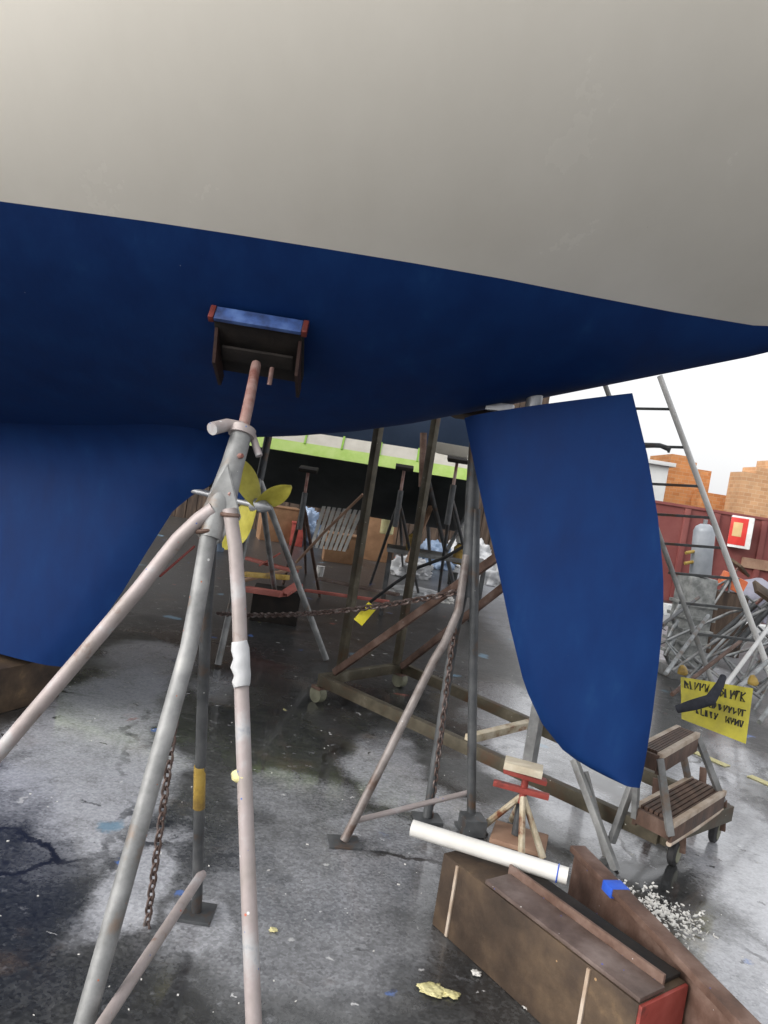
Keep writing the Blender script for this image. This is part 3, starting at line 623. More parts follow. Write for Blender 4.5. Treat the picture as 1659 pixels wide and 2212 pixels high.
# ------------------------------------------------------------------ stack of spare jack stands at the right + yellow sign
def spare(label, mname, hgt=1.25, group='spare jack stands parked by the maroon wall'):
    r = thing('jack_stand', label, 'jack stand', (0, 0, 0), group)
    for k in range(3):
        q = 2 * math.pi * k / 3 + .4; f_ = V((.38 * math.cos(q), .38 * math.sin(q), .012))
        lg = MB().path([V((.03 * math.cos(q), .03 * math.sin(q), hgt * .82)), V((.10 * math.cos(q), .10 * math.sin(q), hgt * .72)), f_], .0145, 10).build('leg', M[mname], r)
        MB().box(f_ - V((0, 0, .006)), ((1, 0, 0), (0, 1, 0), (0, 0, 1)), (.045, .045, .006)).build('foot_plate', M['stand_dark'], lg)
        q2 = 2 * math.pi * (k + 1) / 3 + .4
        MB().tube(f_.lerp(V((.1 * math.cos(q), .1 * math.sin(q), hgt * .72)), .25), V((.38 * math.cos(q2), .38 * math.sin(q2), .012)).lerp(V((.1 * math.cos(q2), .1 * math.sin(q2), hgt * .72)), .25), .010, .010, 8).build('brace', M[mname], r)
    MB().tube((0, 0, hgt * .45), (0, 0, hgt * .9), .030, .030, 12).build('centre_tube', M['stand_dark'], r)
    MB().tube((0, 0, hgt * .9), (0, 0, hgt), .016, .016, 10).build('screw', M['rust_screw'], r)
    MB().tube((-.13, 0, hgt * .9), (.13, 0, hgt * .9), .011, .011, 8).build('screw_handle', M[mname], r)
    MB().box((0, 0, hgt + .01), ((1, 0, .1), (0, 1, .25), (0, -.25, 1)), (.14, .11, .018), .003).build('pad', M['plywood'], r)
    return r
protoA = spare('a', 'silver'); protoB = spare('b', 'stand_grey')
spots = [(1445, 1480, -.9, 35, 20, 'A', 'silver spare jack stand tipped over just right of the rudder tip'),
         (1500, 1500, .2, 30, 70, 'B', 'grey spare jack stand tipped behind the yellow sign'),
         (1560, 1505, .3, 38, 35, 'A', 'silver spare jack stand leaning over the yellow sign'),
         (1615, 1490, .5, 42, 50, 'A', 'silver spare jack stand leaning at the right edge of the photo'),
         (1475, 1400, .1, 24, 120, 'B', 'grey spare jack stand deep in the heap under the machine'),
         (1545, 1405, .3, 40, 25, 'B', 'grey spare jack stand in the middle of the heap by the maroon wall'),
         (1625, 1400, .4, 36, 15, 'A', 'silver spare jack stand at the back of the heap near the lilac cover'),
         (1670, 1540, .6, 25, 80, 'B', 'grey spare jack stand half out of the frame beside the yellow sign')]
for i, (px, py, tw, tilt, rz, k, lab) in enumerate(spots):
    src = protoA if k == 'A' else protoB
    o = src if src['label'] in ('a', 'b') and src.location.length == 0 else copy_tree(src)
    g = G(px, py); o.location = (g.x, g.y, .06); o['label'] = lab
    o.rotation_euler = (0, R(tilt), 0) if False else (Matrix.Rotation(R(-25 + 12 * (i % 3)), 3, 'Z') @ Matrix.Rotation(R(tilt), 3, 'Y') @ Matrix.Rotation(R(rz), 3, 'Z')).to_euler()
# loose pipes lying over the heap
for i, (a0, b0, mn, lab) in enumerate([((1438, 1455, 4.6), (1530, 1330, 5.4), 'silver', 'pale pipe lying diagonally nearest the rudder edge'), ((1452, 1500, 4.6), (1600, 1385, 5.5), 'rust', 'brown rusty pipe lying across the middle of the heap'),
                                       ((1560, 1490, 4.3), (1672, 1340, 5.2), 'white_paint', 'white painted pipe leaning over the top of the yellow sign'), ((1580, 1500, 4.25), (1690, 1400, 5.0), 'silver', 'silver pipe beside the white painted pipe'),
                                       ((1430, 1350, 5.5), (1510, 1290, 6.3), 'stand_dark', 'dark pipe high on the heap near the rudder'), ((1640, 1560, 4.1), (1720, 1450, 4.7), 'silver', 'silver pipe at the right edge beside the sign')]):
    tag(MB().tube(P(*a0), P(*b0), .014).build('pipe', M[mn]), lab, 'pipe', 'loose pipes on the heap of stands')
# block wall kerb pieces behind heap
for i, (px, py, sx, sy, sz, lab) in enumerate([(1455, 1330, .22, .12, .10, 'pale concrete block left of the row behind the stands'), (1530, 1330, .25, .12, .12, 'pale concrete block under the grey machine'), (1590, 1345, .22, .12, .09, 'pale concrete block in front of the maroon wall'), (1640, 1375, .30, .14, .10, 'pale concrete block under the lilac cover')]):
    g = G(px, py); tag(MB().box((g.x, g.y, sz), ((1, .2, 0), (-.2, 1, 0), (0, 0, 1)), (sx, sy, sz), .015).build('concrete_block', M['white_wall']), lab, 'block', 'concrete blocks by the wall')

sg = thing('warning_sign', 'yellow warning sign hung askew with smeared black lettering', 'sign', P(1545, 1600, 4.15) * 1.0)
sc4 = [P(1470, 1462, 4.25), P(1627, 1487, 4.05), P(1611, 1607, 4.0), P(1472, 1553, 4.2)]
nrm = (sc4[1] - sc4[0]).cross(sc4[3] - sc4[0]).normalized(); nrm = nrm if nrm.y < 0 else -nrm
MB().prism(sc4, -nrm * .006, .0015).build('board', M['sign_yellow'], sg)
def sq(u, v_): return sc4[0].lerp(sc4[1], u).lerp(sc4[3].lerp(sc4[2], u), v_)
gr_ = random.Random(11)
for nchar, u0, v0, cw, chh, gap in ((5, .06, .07, .054, .17, .020), (5, .56, .10, .054, .17, .020), (4, .36, .42, .045, .12, .022), (5, .64, .42, .045, .12, .020), (5, .24, .62, .046, .13, .022), (4, .68, .62, .045, .12, .022)):
    for i in range(nchar):                       # illegible smeared letters: a few strokes each
        lt = MB(); uu = u0 + i * (cw + gap); pts = [(gr_.choice((0, .5, 1)), gr_.choice((0, .5, 1))) for _ in range(5)]
        pts[0] = (0, 0); pts[1] = (gr_.choice((0, .3)), 1)
        ps = [sq(uu + x_ * cw, v0 + y_ * chh) + nrm * .002 for x_, y_ in pts]; last = None
        rowv = []
        for p_ in ps:
            if last is None or (p_ - last).length > 1e-4: rowv.append(p_); last = p_
        lt.path(rowv, .0042, 5); lt.build('letter', M['black'], sg, smooth=False)
for u in (.02, .98): MB().lump(sq(u, -.06), (.03, .025, .04), 4, .3, 2).build('tie', M['amber'], sg)
mb = MB().path([P(1462, 1532, 4.02), P(1500, 1522, 3.98), P(1535, 1512, 3.97), P(1556, 1478, 4.0), P(1562, 1462, 4.05)], [.022, .030, .032, .022, .018], 12)
tag(mb.build('rolled_strap', M['navy_cloth']), 'dark navy rolled strap draped over the yellow sign', 'strap')

# ------------------------------------------------------------------ foreground right: timber block, rusty beam, pipe, axle stand
bl = thing('plywood_box', 'long brown weathered plywood box with a red painted end, in the foreground', 'timber box', G(1100, 2060))
zt = .275; n0 = G(958, 1842, zt); n1 = G(1380, 2170, zt); n0.z = n1.z = 0
dirb = (n1 - n0).normalized(); perp = V((-dirb.y, dirb.x, 0)); Lb = (n1 - n0).length; Wb = .235; k0 = n0
MB().box(k0 + dirb * Lb * .5 + perp * Wb * .5 + V((0, 0, zt / 2)), (dirb, perp, V((0, 0, 1))), (Lb / 2, Wb / 2, zt / 2), .006).build('box_body', M['plywood'], bl)
MB().box(k0 + dirb * (Lb + .004) + perp * Wb * .5 + V((0, 0, zt / 2)), (dirb, perp, V((0, 0, 1))), (.006, Wb / 2 - .003, zt / 2 - .003), .002).build('end_panel', M['red_paint'], bl)
for q in (.10, .80):
    MB().box(k0 + dirb * q * Lb - perp * .003 + V((0, 0, zt / 2)), (dirb, perp, V((0, 0, 1))), (.006, .004, zt / 2 - .006), .001).build('batten', M['tan_edge'], bl)
ib = thing('steel_channel', 'rust brown steel channel lying along the top of the plywood box', 'steel beam', k0 + V((0, 0, zt)))
zb = zt + .002; cl = Lb * .37
MB().box(k0 + dirb * (Lb - cl) + perp * .062 + V((0, 0, zb + .008)), (dirb, perp, V((0, 0, 1))), (cl, .060, .007), .003).build('flange', M['timber'], ib)
MB().box(k0 + dirb * (Lb - cl - .01) + perp * .129 + V((0, 0, zb + .022)), (dirb, perp, V((0, 0, 1))), (cl, .006, .020), .002).build('web', M['rust'], ib)
MB().box(k0 + dirb * (Lb - cl - .02) + perp * .185 + V((0, 0, zb + .008)), (dirb, perp, V((0, 0, 1))), (cl, .048, .006), .002).build('recess_shade', M['pad_dark'], ib)  # near-black strip: shade of the gap beside the web put into colour
far = thing('steel_beam', 'long dark rusty beam lying behind the plywood box with a blue strap round it', 'steel beam', G(1300, 1990))
b0, b1 = G(1232, 1832, .31), G(1640, 2262, .31); dd = (b1 - b0).normalized(); pp = V((-dd.y, dd.x, 0)); pp = pp if pp.x > 0 else -pp
MB().box((b0 + b1) / 2 + pp * .03, (dd, pp, V((0, 0, 1))), ((b1 - b0).length / 2, .032, .012), .003).build('top_flange', M['rust'], far)
MB().box((b0 + b1) / 2 + pp * .03 - V((0, 0, .148)), (dd, pp, V((0, 0, 1))), ((b1 - b0).length / 2, .008, .135), .002).build('web', M['rust'], far)
MB().box((b0 + b1) / 2 + pp * .03 - V((0, 0, .277)), (dd, pp, V((0, 0, 1))), ((b1 - b0).length / 2, .055, .010), .003).build('bottom_flange', M['rust'], far)
bs = G(1300, 1918, .31); ub = (bs - b0).dot(dd); sb = b0 + dd * ub + pp * .03
tag(MB().box(sb - V((0, 0, .004)), (dd, pp, V((0, 0, 1))), (.030, .036, .0175), .003).build('strap', M['bluetape']), 'bright blue strap wrapped round the rusty beam', 'strap')
pv0, pv1 = G(890, 1788, .318), G(1226, 1893, .318)
pp_ = thing('plastic_pipe', 'white plastic pipe lying across the end of the plywood box', 'pipe', (pv0 + pv1) / 2)
dp = (pv1 - pv0).normalized()
mb = MB(); n = 24; e1 = dp.cross(V((0, 0, 1))).normalized(); e2 = dp.cross(e1)
rows = []
for p, r in ((pv0 + dp * .05, .024), (pv0, .024), (pv0, .030), (pv1, .030), (pv1, .024), (pv1 - dp * .05, .024)): rows.append([p + (e1 * math.cos(2 * math.pi * k / n) + e2 * math.sin(2 * math.pi * k / n)) * r for k in range(n)])
g = mb.grid(rows, close=True); mb.bm.faces.new(g[0]); mb.bm.faces.new(g[-1]); mb.build('pipe_body', M['pvc'], pp_)
MB().ring(pv1 - dp * .035, dp, .0305, .0025, 24, 6).build('blue_band', M['bluetape'], pp_)

ax_ = thing('axle_stand', 'small chipped cream axle stand with a red screw head', 'axle stand', G(1120, 1830))
tp = P(1134, 1690, 3.42); bse = G(1112, 1815)
for q in (G(1042, 1790), G(1172, 1858), G(1125, 1868), G(1105, 1775)): MB().path([tp - V((0, 0, .06)), q + V((0, 0, .01))], [.014, .017], 8).build('leg', M['cream_steel'], ax_)
MB().tube(bse + V((0, 0, .03)), bse + V((0, 0, .24)), .022).build('centre_tube', M['stand_dark'], ax_)
MB().tube(tp - V((0, 0, .1)), tp + V((0, 0, .02)), .017).build('screw', M['red_paint'], ax_)
MB().bar(P(1088, 1662, 3.42), P(1180, 1690, 3.4), .05, .022).build('saddle', M['red_paint'], ax_)
MB().bar(P(1066, 1690, 3.45), P(1186, 1722, 3.38), .03, .026).build('handle', M['red_paint'], ax_)
MB().box(bse + V((.02, 0, .012)), ((1, -.3, 0), (.3, 1, 0), (0, 0, 1)), (.13, .11, .012), .006).build('base_plate', M['rail_tan'], ax_)
mb = MB(); mb.bar(P(1090, 1646, 3.44), P(1172, 1668, 3.40), .10, .035); tag(mb.build('pine_offcut', M['cream_wood']), 'pale pine offcut resting on the red head of the axle stand', 'wood offcut')

# ------------------------------------------------------------------ scraps on the ground
for i, (px, py, sx, sy, mn, lab) in enumerate([(935, 2142, .040, .030, 'chip', 'pale yellow paint blob on the dark asphalt beside the plywood box'), (972, 2150, .028, .018, 'chip', 'smaller yellow paint blob beside the big one'), (590, 2012, .014, .012, 'chip', 'tiny yellow flake right of the nearest stand'),
                                               (1028, 2105, .016, .014, 'paperwhite', 'white paper scrap near the yellow paint blobs'), (1145, 2180, .022, .012, 'paperwhite', 'white scrap right at the foot of the plywood box')]):
    g = G(px, py); tag(MB().lump((g.x, g.y, .004), (sx, sy, .005), i + 2, .6, 4, 1.9).build('scrap', M[mn]), lab, 'scrap')
from mathutils import noise as mnoise
mb = MB(); rr = random.Random(4)
for i in range(420):
    t_ = rr.random(); px = lerp(1350, 1500, t_) + rr.gauss(0, 22); py = lerp(1925, 2010, t_) + rr.gauss(0, 16); g = G(px, py); s = rr.uniform(.002, .008)
    mb.box((g.x, g.y, s * .4), ((rr.random() - .5, rr.random() - .5, .1), (rr.random() - .5, rr.random() - .5, 0), (0, 0, 1)), (s, s * .7, s * .4))
for i in range(110):
    px = rr.uniform(0, 1659); py = rr.uniform(1450, 2230); g = G(px, py); s = rr.uniform(.0012, .003)
    mb.box((g.x, g.y, s * .4), ((1, rr.random() - .5, 0), (rr.random() - .5, 1, 0), (0, 0, 1)), (s * rr.uniform(.6, 2), s, s * .4))
tag(mb.build('paint_flakes', M['paperwhite'], smooth=False), 'white paint flakes strewn over the asphalt by the rusty beam', 'debris', kind='stuff')

# ------------------------------------------------------------------ boat behind
B2O = P(800, 1000, 8.2); ang = R(3.0); a2 = V((math.cos(ang), -math.sin(ang), 0)); n2 = V((-math.sin(ang), -math.cos(ang), 0)); O2 = V((B2O.x, 9.9, 0))
zw2 = knots([(-9, 1.86), (9, 1.80)]); bb = knots([(-6, 0), (-4.5, .7), (-2.5, 1.35), (0, 1.65), (2, 1.6), (4, 1.2), (5, .9)]); zz = knots([(-6, 1.5), (-3, 1.20), (0, 1.10), (3, 1.15), (5, 1.5)])
bdd = knots([(-6, .1), (-4.5, .95), (-2.5, 1.65), (0, 1.9), (2, 1.85), (5, 1.3)]); zss = knots([(-6, 3.7), (0, 3.4), (5, 3.4)])
boat2 = thing('sailboat', 'slate blue yacht with charcoal bottom and cream boot stripe standing behind', 'sailboat', O2)
S2E = (P(1048, 1000, 8.6).x - O2.x); s2 = [-5.9 + (S2E + 5.9) * i / 30 for i in range(31)]
un, tpz = hull_sections(O2, a2, n2, s2, bb, zz, zw2, bdd, zss, 99)
mb = MB(); g = mb.grid(un); mb.bm.faces.new(g[-1]); mb.build('hull_bottom', M['bgdark'], boat2)
mb = MB(); mb.grid([t[0] for t in tpz]); mb.grid([t[1] for t in tpz]); mb.grid([[t[0][-1], t[1][-1]] for t in tpz]); mb.grid([[a_, b_] for a_, b_ in zip(*tpz[-1])]); mb.build('hull_topsides', M['bgblue'], boat2)
def band(z0, z1, out, name, mt):  # stripe leans back, shaped to catch the sky and read brighter
    mb = MB(); rows = []
    for s_ in s2:
        b_ = max(bb(s_), .01); w_ = zw2(s_); base = O2 + a2 * s_
        rows.append([base + n2 * (b_ + .16 - .55 * z0) + V((0, 0, w_ + z0)), base + n2 * (b_ + .16 - .55 * z1) + V((0, 0, w_ + z1)), base + n2 * (b_ - .1) + V((0, 0, w_ + z1)), base + n2 * (b_ - .1) + V((0, 0, w_ + z0))])
    g = mb.grid(rows, close=True); mb.bm.faces.new(g[-1]); return mb.build(name, mt, boat2)
band(-.075, .050, .022, 'tape_edge', M['limepale']); bt = band(.0495, .22, .045, 'boot_stripe', M['bootcream'])
for s_ in [-3.6 + .42 * i for i in range(int((S2E + 3.5) / .42))]:
    b_ = bb(s_); base = O2 + a2 * s_ + n2 * (b_ + .105) + V((0, 0, zw2(s_) + .115)); MB().box(base, (a2, n2 + V((0, 0, .55)), V((0, 0, 1)) - n2 * .55), (.011, .006, .085)).build('tape_mark', M['lime'], bt)
wb = MB().bar(P(944, 967, 6.1), P(1018, 980, 6.0), .20, .085); tag(wb.build('white_plank', M['bootcream']), 'short white plank jutting out at the back of the rudder', 'plank')
for px, x2, lab in ((905, 905, 'dark'),):
    pass
# a tripod under the boat behind
f4 = thing('jack_stand', 'dark jack stand under the slate blue yacht', 'jack stand', (G(930, 1330).x, 7.2, 0))
ap4 = P(918, 1010, 7.6)
for foot in (G(880, 1270), G(985, 1285), G(930, 1240)): MB().tube(ap4, foot + V((0, 0, .01)), .028).build('leg', M['stand_dark'], f4)
MB().tube(ap4 - V((0, 0, .2)), P(915, 935, 7.6), .035).build('centre_tube', M['rust'], f4)
for i_, (ax_px, feet_px, D_, mn_, lab_) in enumerate([((862, 1085), ((800, 1262), (905, 1290), (870, 1235)), 7.4, 'stand_dark', 'slim dark jack stand between the two cradle posts'), ((975, 1075), ((945, 1300), (1030, 1310), (1000, 1250)), 6.8, 'stand_dark', 'dark jack stand just left of the rudder behind the grey stand'), ((655, 1090), ((612, 1262), (690, 1290), (660, 1240)), 7.3, 'rust', 'rusty brown jack stand left of the slatted pallet')]):
    fq = thing('jack_stand', lab_, 'jack stand', (G(*feet_px[0]).x, D_, 0)); aq = P(*ax_px, D_)
    for fp in feet_px:
        f_ = G(*fp); MB().path([aq, aq.lerp(f_, .12) + V((0, 0, .02)), f_ + V((0, 0, .012))], .019, 10).build('leg', M[mn_], fq)
    MB().tube(aq - V((0, 0, .25)), aq + V((0, 0, .12)), .028).build('centre_tube', M['stand_dark'], fq)
    MB().tube(aq + V((0, 0, .1)), aq + V((0, 0, .34)), .015).build('screw', M['rust_screw'], fq)
    MB().box(aq + V((0, 0, .35)), ((1, 0, 0), (0, 1, .2), (0, -.2, 1)), (.09, .08, .018), .003).build('pad', M['pad_dark'], fq)
tag(MB().path([P(640, 1215, 6.9), P(700, 1150, 6.7), P(784, 1068, 6.5)], .013, 8).build('bamboo_pole', M['rail_tan']), 'thin tan pole leaning below the slate blue yacht', 'pole')
tag(MB().path([P(800, 1300, 6.4), P(850, 1262, 6.3), P(905, 1225, 6.2), P(960, 1205, 6.1), P(1010, 1175, 6.0)], .014, 8).build('hose', M['rubber']), 'black hose strung across the clutter behind the cradle', 'hose')

# ------------------------------------------------------------------ clutter under the far boat
def on_ground(px, py): return G(px, py)
def crate(px, py, wpx, hpx, dep, name, mt, lab, cat, rot=.2, grp=None):
    g = on_ground(px, py); s = g.y / F
    o = MB().box((g.x, g.y + dep / 2, hpx * s / 2), ((math.cos(rot), math.sin(rot), 0), (-math.sin(rot), math.cos(rot), 0), (0, 0, 1)), (wpx * s / 2, dep / 2, hpx * s / 2), .012)
    root = thing(name, lab, cat, g, grp); o.build('box_body', mt, root)
    MB().box((g.x, g.y + dep / 2, hpx * s + .004), ((math.cos(rot), math.sin(rot), 0), (-math.sin(rot), math.cos(rot), 0), (0, 0, 1)), (wpx * s / 2 + .015, dep / 2 + .015, .012), .003).build('lid', mt, root)
    return root
crate(728, 1216, 70, 60, .5, 'cardboard_box', M['card'], 'low brown box left of the bigger brown boxes', 'box', .15, 'brown boxes behind')
crate(808, 1212, 76, 100, .6, 'cardboard_box', M['card'], 'tall brown box right of the white pallet', 'box', -.1, 'brown boxes behind')
crate(590, 1170, 80, 75, .6, 'cardboard_box', M['card'], 'brown box seen right of the propeller blades', 'box', .3, 'brown boxes behind')
crate(636, 1180, 28, 50, .4, 'toolbox', M['red_paint'], 'dark red case beside the brown box near the propeller', 'case', .1)
crate(415, 1120, 40, 55, .5, 'cardboard_box', M['shed'], 'dark crate showing between keel and nearest stand', 'box', .1, 'brown boxes behind')
pl = thing('pallet', 'white slatted pallet leaning on its edge under the slate blue yacht', 'pallet', G(715, 1200))
q = [P(700, 1075, 9.6), P(792, 1090, 9.4), P(748, 1192, 9.1), P(668, 1182, 9.3)]
for i in range(8):
    u0, u1_ = (i + .12) / 8, (i + .80) / 8; MB().prism([q[0].lerp(q[1], u0), q[0].lerp(q[1], u1_), q[3].lerp(q[2], u1_), q[3].lerp(q[2], u0)], (0, .03, 0)).build('slat', M['white_paint'], pl)
for v_ in (.08, .5, .9): MB().bar(q[0].lerp(q[3], v_) + V((0, .055, 0)), q[1].lerp(q[2], v_) + V((0, .055, 0)), .045, .06).build('bearer', M['rail_tan'], pl)
for i, (px, py, a, b, c, mn, nm, lab, cat) in enumerate([(655, 1175, .35, .25, .5, 'bluebag', 'plastic_bag', 'pale blue plastic bag heaped beside the white pallet', 'bag'), (930, 1225, .42, .3, .35, 'bluebag', 'plastic_bag', 'pale blue plastic bag among the white heap behind the cradle', 'bag'),
                                                    (1010, 1225, .55, .4, .45, 'tarp', 'tarpaulin', 'crumpled white tarpaulin at the left edge of the rudder', 'tarpaulin'), (885, 1245, .35, .3, .25, 'tarp', 'tarpaulin', 'small crumpled white sheet between the cradle posts', 'tarpaulin'),
                                                    (1075, 1265, .35, .35, .40, 'tarp', 'tarpaulin', 'white sheet half hidden behind the rudder', 'tarpaulin'), (955, 1300, .16, .12, .08, 'paperwhite', 'rag', 'pinkish white rag lying on the ground behind the cradle', 'rag'),
                                                    (905, 1290, .40, .25, .10, 'tarp', 'dust_sheet', 'flat pale sheet on the ground left of the white rag', 'sheet')]):
    g = G(px, py); tag(MB().lump((g.x, g.y, 0), (a, b, c), i + 11, .42, 5, 2.8).build(nm, M[mn]), lab, cat)
for (px, py, mn, lab) in ((893, 1172, 'amber', 'amber plastic can between the two cradle posts'), (994, 1195, 'amber', 'amber plastic can below the white pot near the rudder'), (838, 1130, 'chip', 'pale yellow can on top of the tall brown box'), (1003, 1150, 'white_paint', 'small white pot just left of the rudder')):
    g = P(px, py, 9.0) if py > 1140 else P(px, py, 12.5); s = g.y / F
    r = thing('plastic_can', lab, 'can', (g.x, g.y, max(0, g.z - 22 * s)))
    MB().path([g - V((0, 0, 24 * s)), g - V((0, 0, 22 * s)), g + V((0, 0, 12 * s)), g + V((0, 0, 19 * s))], [13 * s, 15 * s, 15 * s, 8 * s], 14).build('can_body', M[mn], r)
    MB().tube(g + V((0, 0, 19 * s)), g + V((0, 0, 25 * s)), 6 * s).build('cap', M['black'], r)
# table carrying the cans and shelf behind
tb = thing('workbench', 'grey workbench heaped with cans and sheets below the slate blue yacht', 'workbench', G(940, 1215))
g0 = P(945, 1190, 9.1); MB().box((g0.x, 9.15, g0.z - .06), ((1, 0, 0), (0, 1, 0), (0, 0, 1)), (.62, .30, .025), .004).build('table_top', M['stand_grey'], tb)
for sx in (-1, 1):
    for sy in (-1, 1): MB().box((g0.x + sx * .57, 9.15 + sy * .26, (g0.z - .085) / 2), ((1, 0, 0), (0, 1, 0), (0, 0, 1)), (.025, .025, (g0.z - .085) / 2), .003).build('leg', M['stand_dark'], tb)
for i, (px, py, w_, h_, mn, nm, lab, cat) in enumerate([(470, 1190, 30, 26, 'bluebag', 'bucket', 'pale blue bucket left of the propeller far behind', 'bucket'), (860, 1235, 24, 30, 'orange', 'bucket', 'orange bucket beside the tall brown box', 'bucket'), (975, 1262, 22, 26, 'black', 'bucket', 'black bucket among the white sheets', 'bucket'), (770, 1240, 20, 18, 'tarp', 'bucket', 'grey bucket in front of the low brown box', 'bucket'), (690, 1245, 18, 22, 'white_paint', 'bucket', 'white bucket in front of the slatted pallet', 'bucket')]):
    g = G(px, py); k_ = g.y / F; r = thing(nm, lab, cat, g)
    MB().path([g, g + V((0, 0, .01)), g + V((0, 0, h_ * k_)), g + V((0, 0, h_ * k_ + .004)), g + V((0, 0, h_ * k_ - .02))], [w_ * k_ * .40, w_ * k_ * .42, w_ * k_ * .5, w_ * k_ * .53, w_ * k_ * .46], 18).build('bucket_body', M[mn], r)
    MB().path([g + V((w_ * k_ * .5 * math.cos(a_), -.02 - .1 * math.sin(a_) * k_ * 10, h_ * k_ - .10 * math.sin(a_) * k_ * 18)) for a_ in [math.pi * q_ / 10 for q_ in range(11)]], .006, 6).build('handle', M['silver'], r)
for i, (x0_, y0_, D0, x1_, y1_, D1, mn, wd, lab) in enumerate([(690, 1250, 8.2, 860, 1285, 7.8, 'timber', .10, 'dark plank lying flat in front of the brown boxes'), (660, 1275, 7.6, 840, 1300, 7.3, 'salmon', .05, 'thin red batten on the asphalt behind the chain'), (880, 1215, 8.4, 935, 1085, 8.8, 'rail_tan', .06, 'tan plank propped upright behind the far cradle post'), (965, 1190, 8.3, 1020, 1090, 8.7, 'stand_dark', .04, 'dark bar propped beside the white pot'), (520, 1255, 8.2, 650, 1225, 8.6, 'rail_tan', .07, 'ochre plank across the red pile')]):
    tag(MB().bar(P(x0_, y0_, D0), P(x1_, y1_, D1), wd, .03).build('plank', M[mn]), lab, 'plank', 'loose planks behind')
# red steel pieces
rs = [((530, 1205, 8.2), (640, 1235, 7.9), .10, .03, 'salmon', 'faded red steel bar lying left of the chain'), ((560, 1222, 8.0), (605, 1195, 8.0), .05, .02, 'salmon', 'thin red bar sticking up from the red pile'), ((528, 1240, 7.8), (622, 1248, 7.6), .08, .05, 'amber', 'ochre timber under the red bars'),
      ((530, 1272, 7.4), (612, 1284, 7.2), .13, .05, 'salmon', 'wide red steel plate nearest in the red pile'), ((612, 1284, 7.2), (646, 1262, 7.4), .10, .03, 'salmon', 'short red plate at the end of the red pile')]
for i, (a0, b0, w_, t__, mn, lab) in enumerate(rs): tag(MB().bar(P(*a0), P(*b0), w_, t__).build('steel_bar' if mn == 'salmon' else 'timber_batten', M[mn]), lab, 'bar', 'red steel pile')
g0 = G(590, 1335); tag(MB().box((P(600, 1280, 7.6).x, 7.6, .17), ((1, .1, 0), (-.1, 1, 0), (0, 0, 1)), (.24, .16, .17), .01).build('crate', M['pad_dark']), 'black crate holding up the red steel pile', 'crate')
tag(MB().bar(P(345, 1245, 5.5), P(420, 1180, 5.9), .015, .015).build('steel_bar', M['red_paint']), 'thin red rod showing left of the nearest stand', 'rod')
# shed added at the back to screen the bright horizon under the hulls
sh = thing('shed', 'dark weathered board shed added to screen the bright horizon behind the boats', 'shed', (-4, 17.5, 0))
mb = MB()
for i in range(62): mb.box((-11 + i * .24, 17.5 + .012 * (i % 2), 1.6), ((1, 0, 0), (0, 1, 0), (0, 0, 1)), (.112, .03, 1.6))
mb.build('wall', M['shed'], sh)  # wall of the added horizon screen
MB().box((-3.7, 19.5, 3.25), ((1, 0, 0), (0, 1, 0), (0, 0, 1)), (7.7, 2.2, .06)).build('roof', M['bgdark'], sh)
MB().box((-3.7, 19.56, 1.59), ((1, 0, 0), (0, 1, 0), (0, 0, 1)), (7.3, 2.0, 1.59)).build('body', M['shed'], sh)

hl = thing('sky_blocker', 'tall dark boarded block added behind the slate blue yacht to shut off sky glow', 'light blocker', (1, 19.5, 0))  # added building, keeps sky and sun glow off the far ground
mb = MB()
for i in range(31): mb.box((-3.6 + i * .24, 19.0 + .014 * (i % 2), 3.25), ((1, 0, 0), (0, 1, 0), (0, 0, 1)), (.113, .03, 3.25))
mb.build('wall', M['shed'], hl)  # wall of the added sky blocker
MB().box((0, 22.6, 3.24), ((1, 0, 0), (0, 1, 0), (0, 0, 1)), (3.6, 3.5, 3.24)).build('body', M['shed'], hl)
MB().box((0, 22.6, 6.61), ((1, 0, 0), (0, 1, 0), (0, 0, 1)), (3.85, 3.9, .1)).build('roof', M['bgdark'], hl)

# ------------------------------------------------------------------ right: maroon wall, brick buildings, machine, poles
YW = 16.0
wl_ = thing('yard_wall', 'maroon painted wall with a tan rail at the right', 'wall', (P(1560, 1200, YW).x, YW, 0))
x0 = P(1440, 1100, YW).x; zt_ = P(1500, 1100, YW).z
MB().box((x0 + 6, YW + .2, zt_ / 2), ((1, 0, 0), (0, 1, 0), (0, 0, 1)), (6.6, .15, zt_ / 2)).build('wall_panel', M['maroon'], wl_)
MB().box((x0 + 6, YW + .2, zt_ + .03), ((1, 0, 0), (0, 1, 0), (0, 0, 1)), (6.65, .19, .03), .005).build('coping', M['maroon'], wl_)
rz = P(1610, 1215, YW).z; MB().box((x0 + 7.0, YW + .01, rz), ((1, 0, 0), (0, 1, 0), (0, 0, 1)), (5.2, .035, .11), .01).build('rail', M['rail_tan'], wl_)
for px in (1470, 1535, 1640): MB().box((P(px, 1200, YW).x, YW + .02, zt_ / 2), ((1, 0, 0), (0, 1, 0), (0, 0, 1)), (.06, .035, zt_ / 2 - .01), .006).build('pier', M['maroon'], wl_)
def bldg(pxl, pxr, pytop, Yb, dep, mt, lab, steps, side):
    l = P(pxl, pytop, Yb); r = P(pxr, pytop, Yb); h = l.z; root = thing('brick_building', lab, 'building', ((l.x + r.x) / 2, Yb, 0), 'brick buildings beyond the wall')
    MB().box(((l.x + r.x) / 2, Yb + dep / 2, h / 2), ((1, 0, 0), (0, 1, 0), (0, 0, 1)), ((r.x - l.x) / 2, dep / 2, h / 2)).build('wall', mt, root)
    for f0, f1_, dh in steps:
        MB().box((lerp(l.x, r.x, (f0 + f1_) / 2), Yb + dep / 2, h + dh / 2 - .002), ((1, 0, 0), (0, 1, 0), (0, 0, 1)), ((r.x - l.x) * (f1_ - f0) / 2, dep / 2 - .002, dh / 2 - .001)).build('parapet', mt, root)
    return root, l, r, h
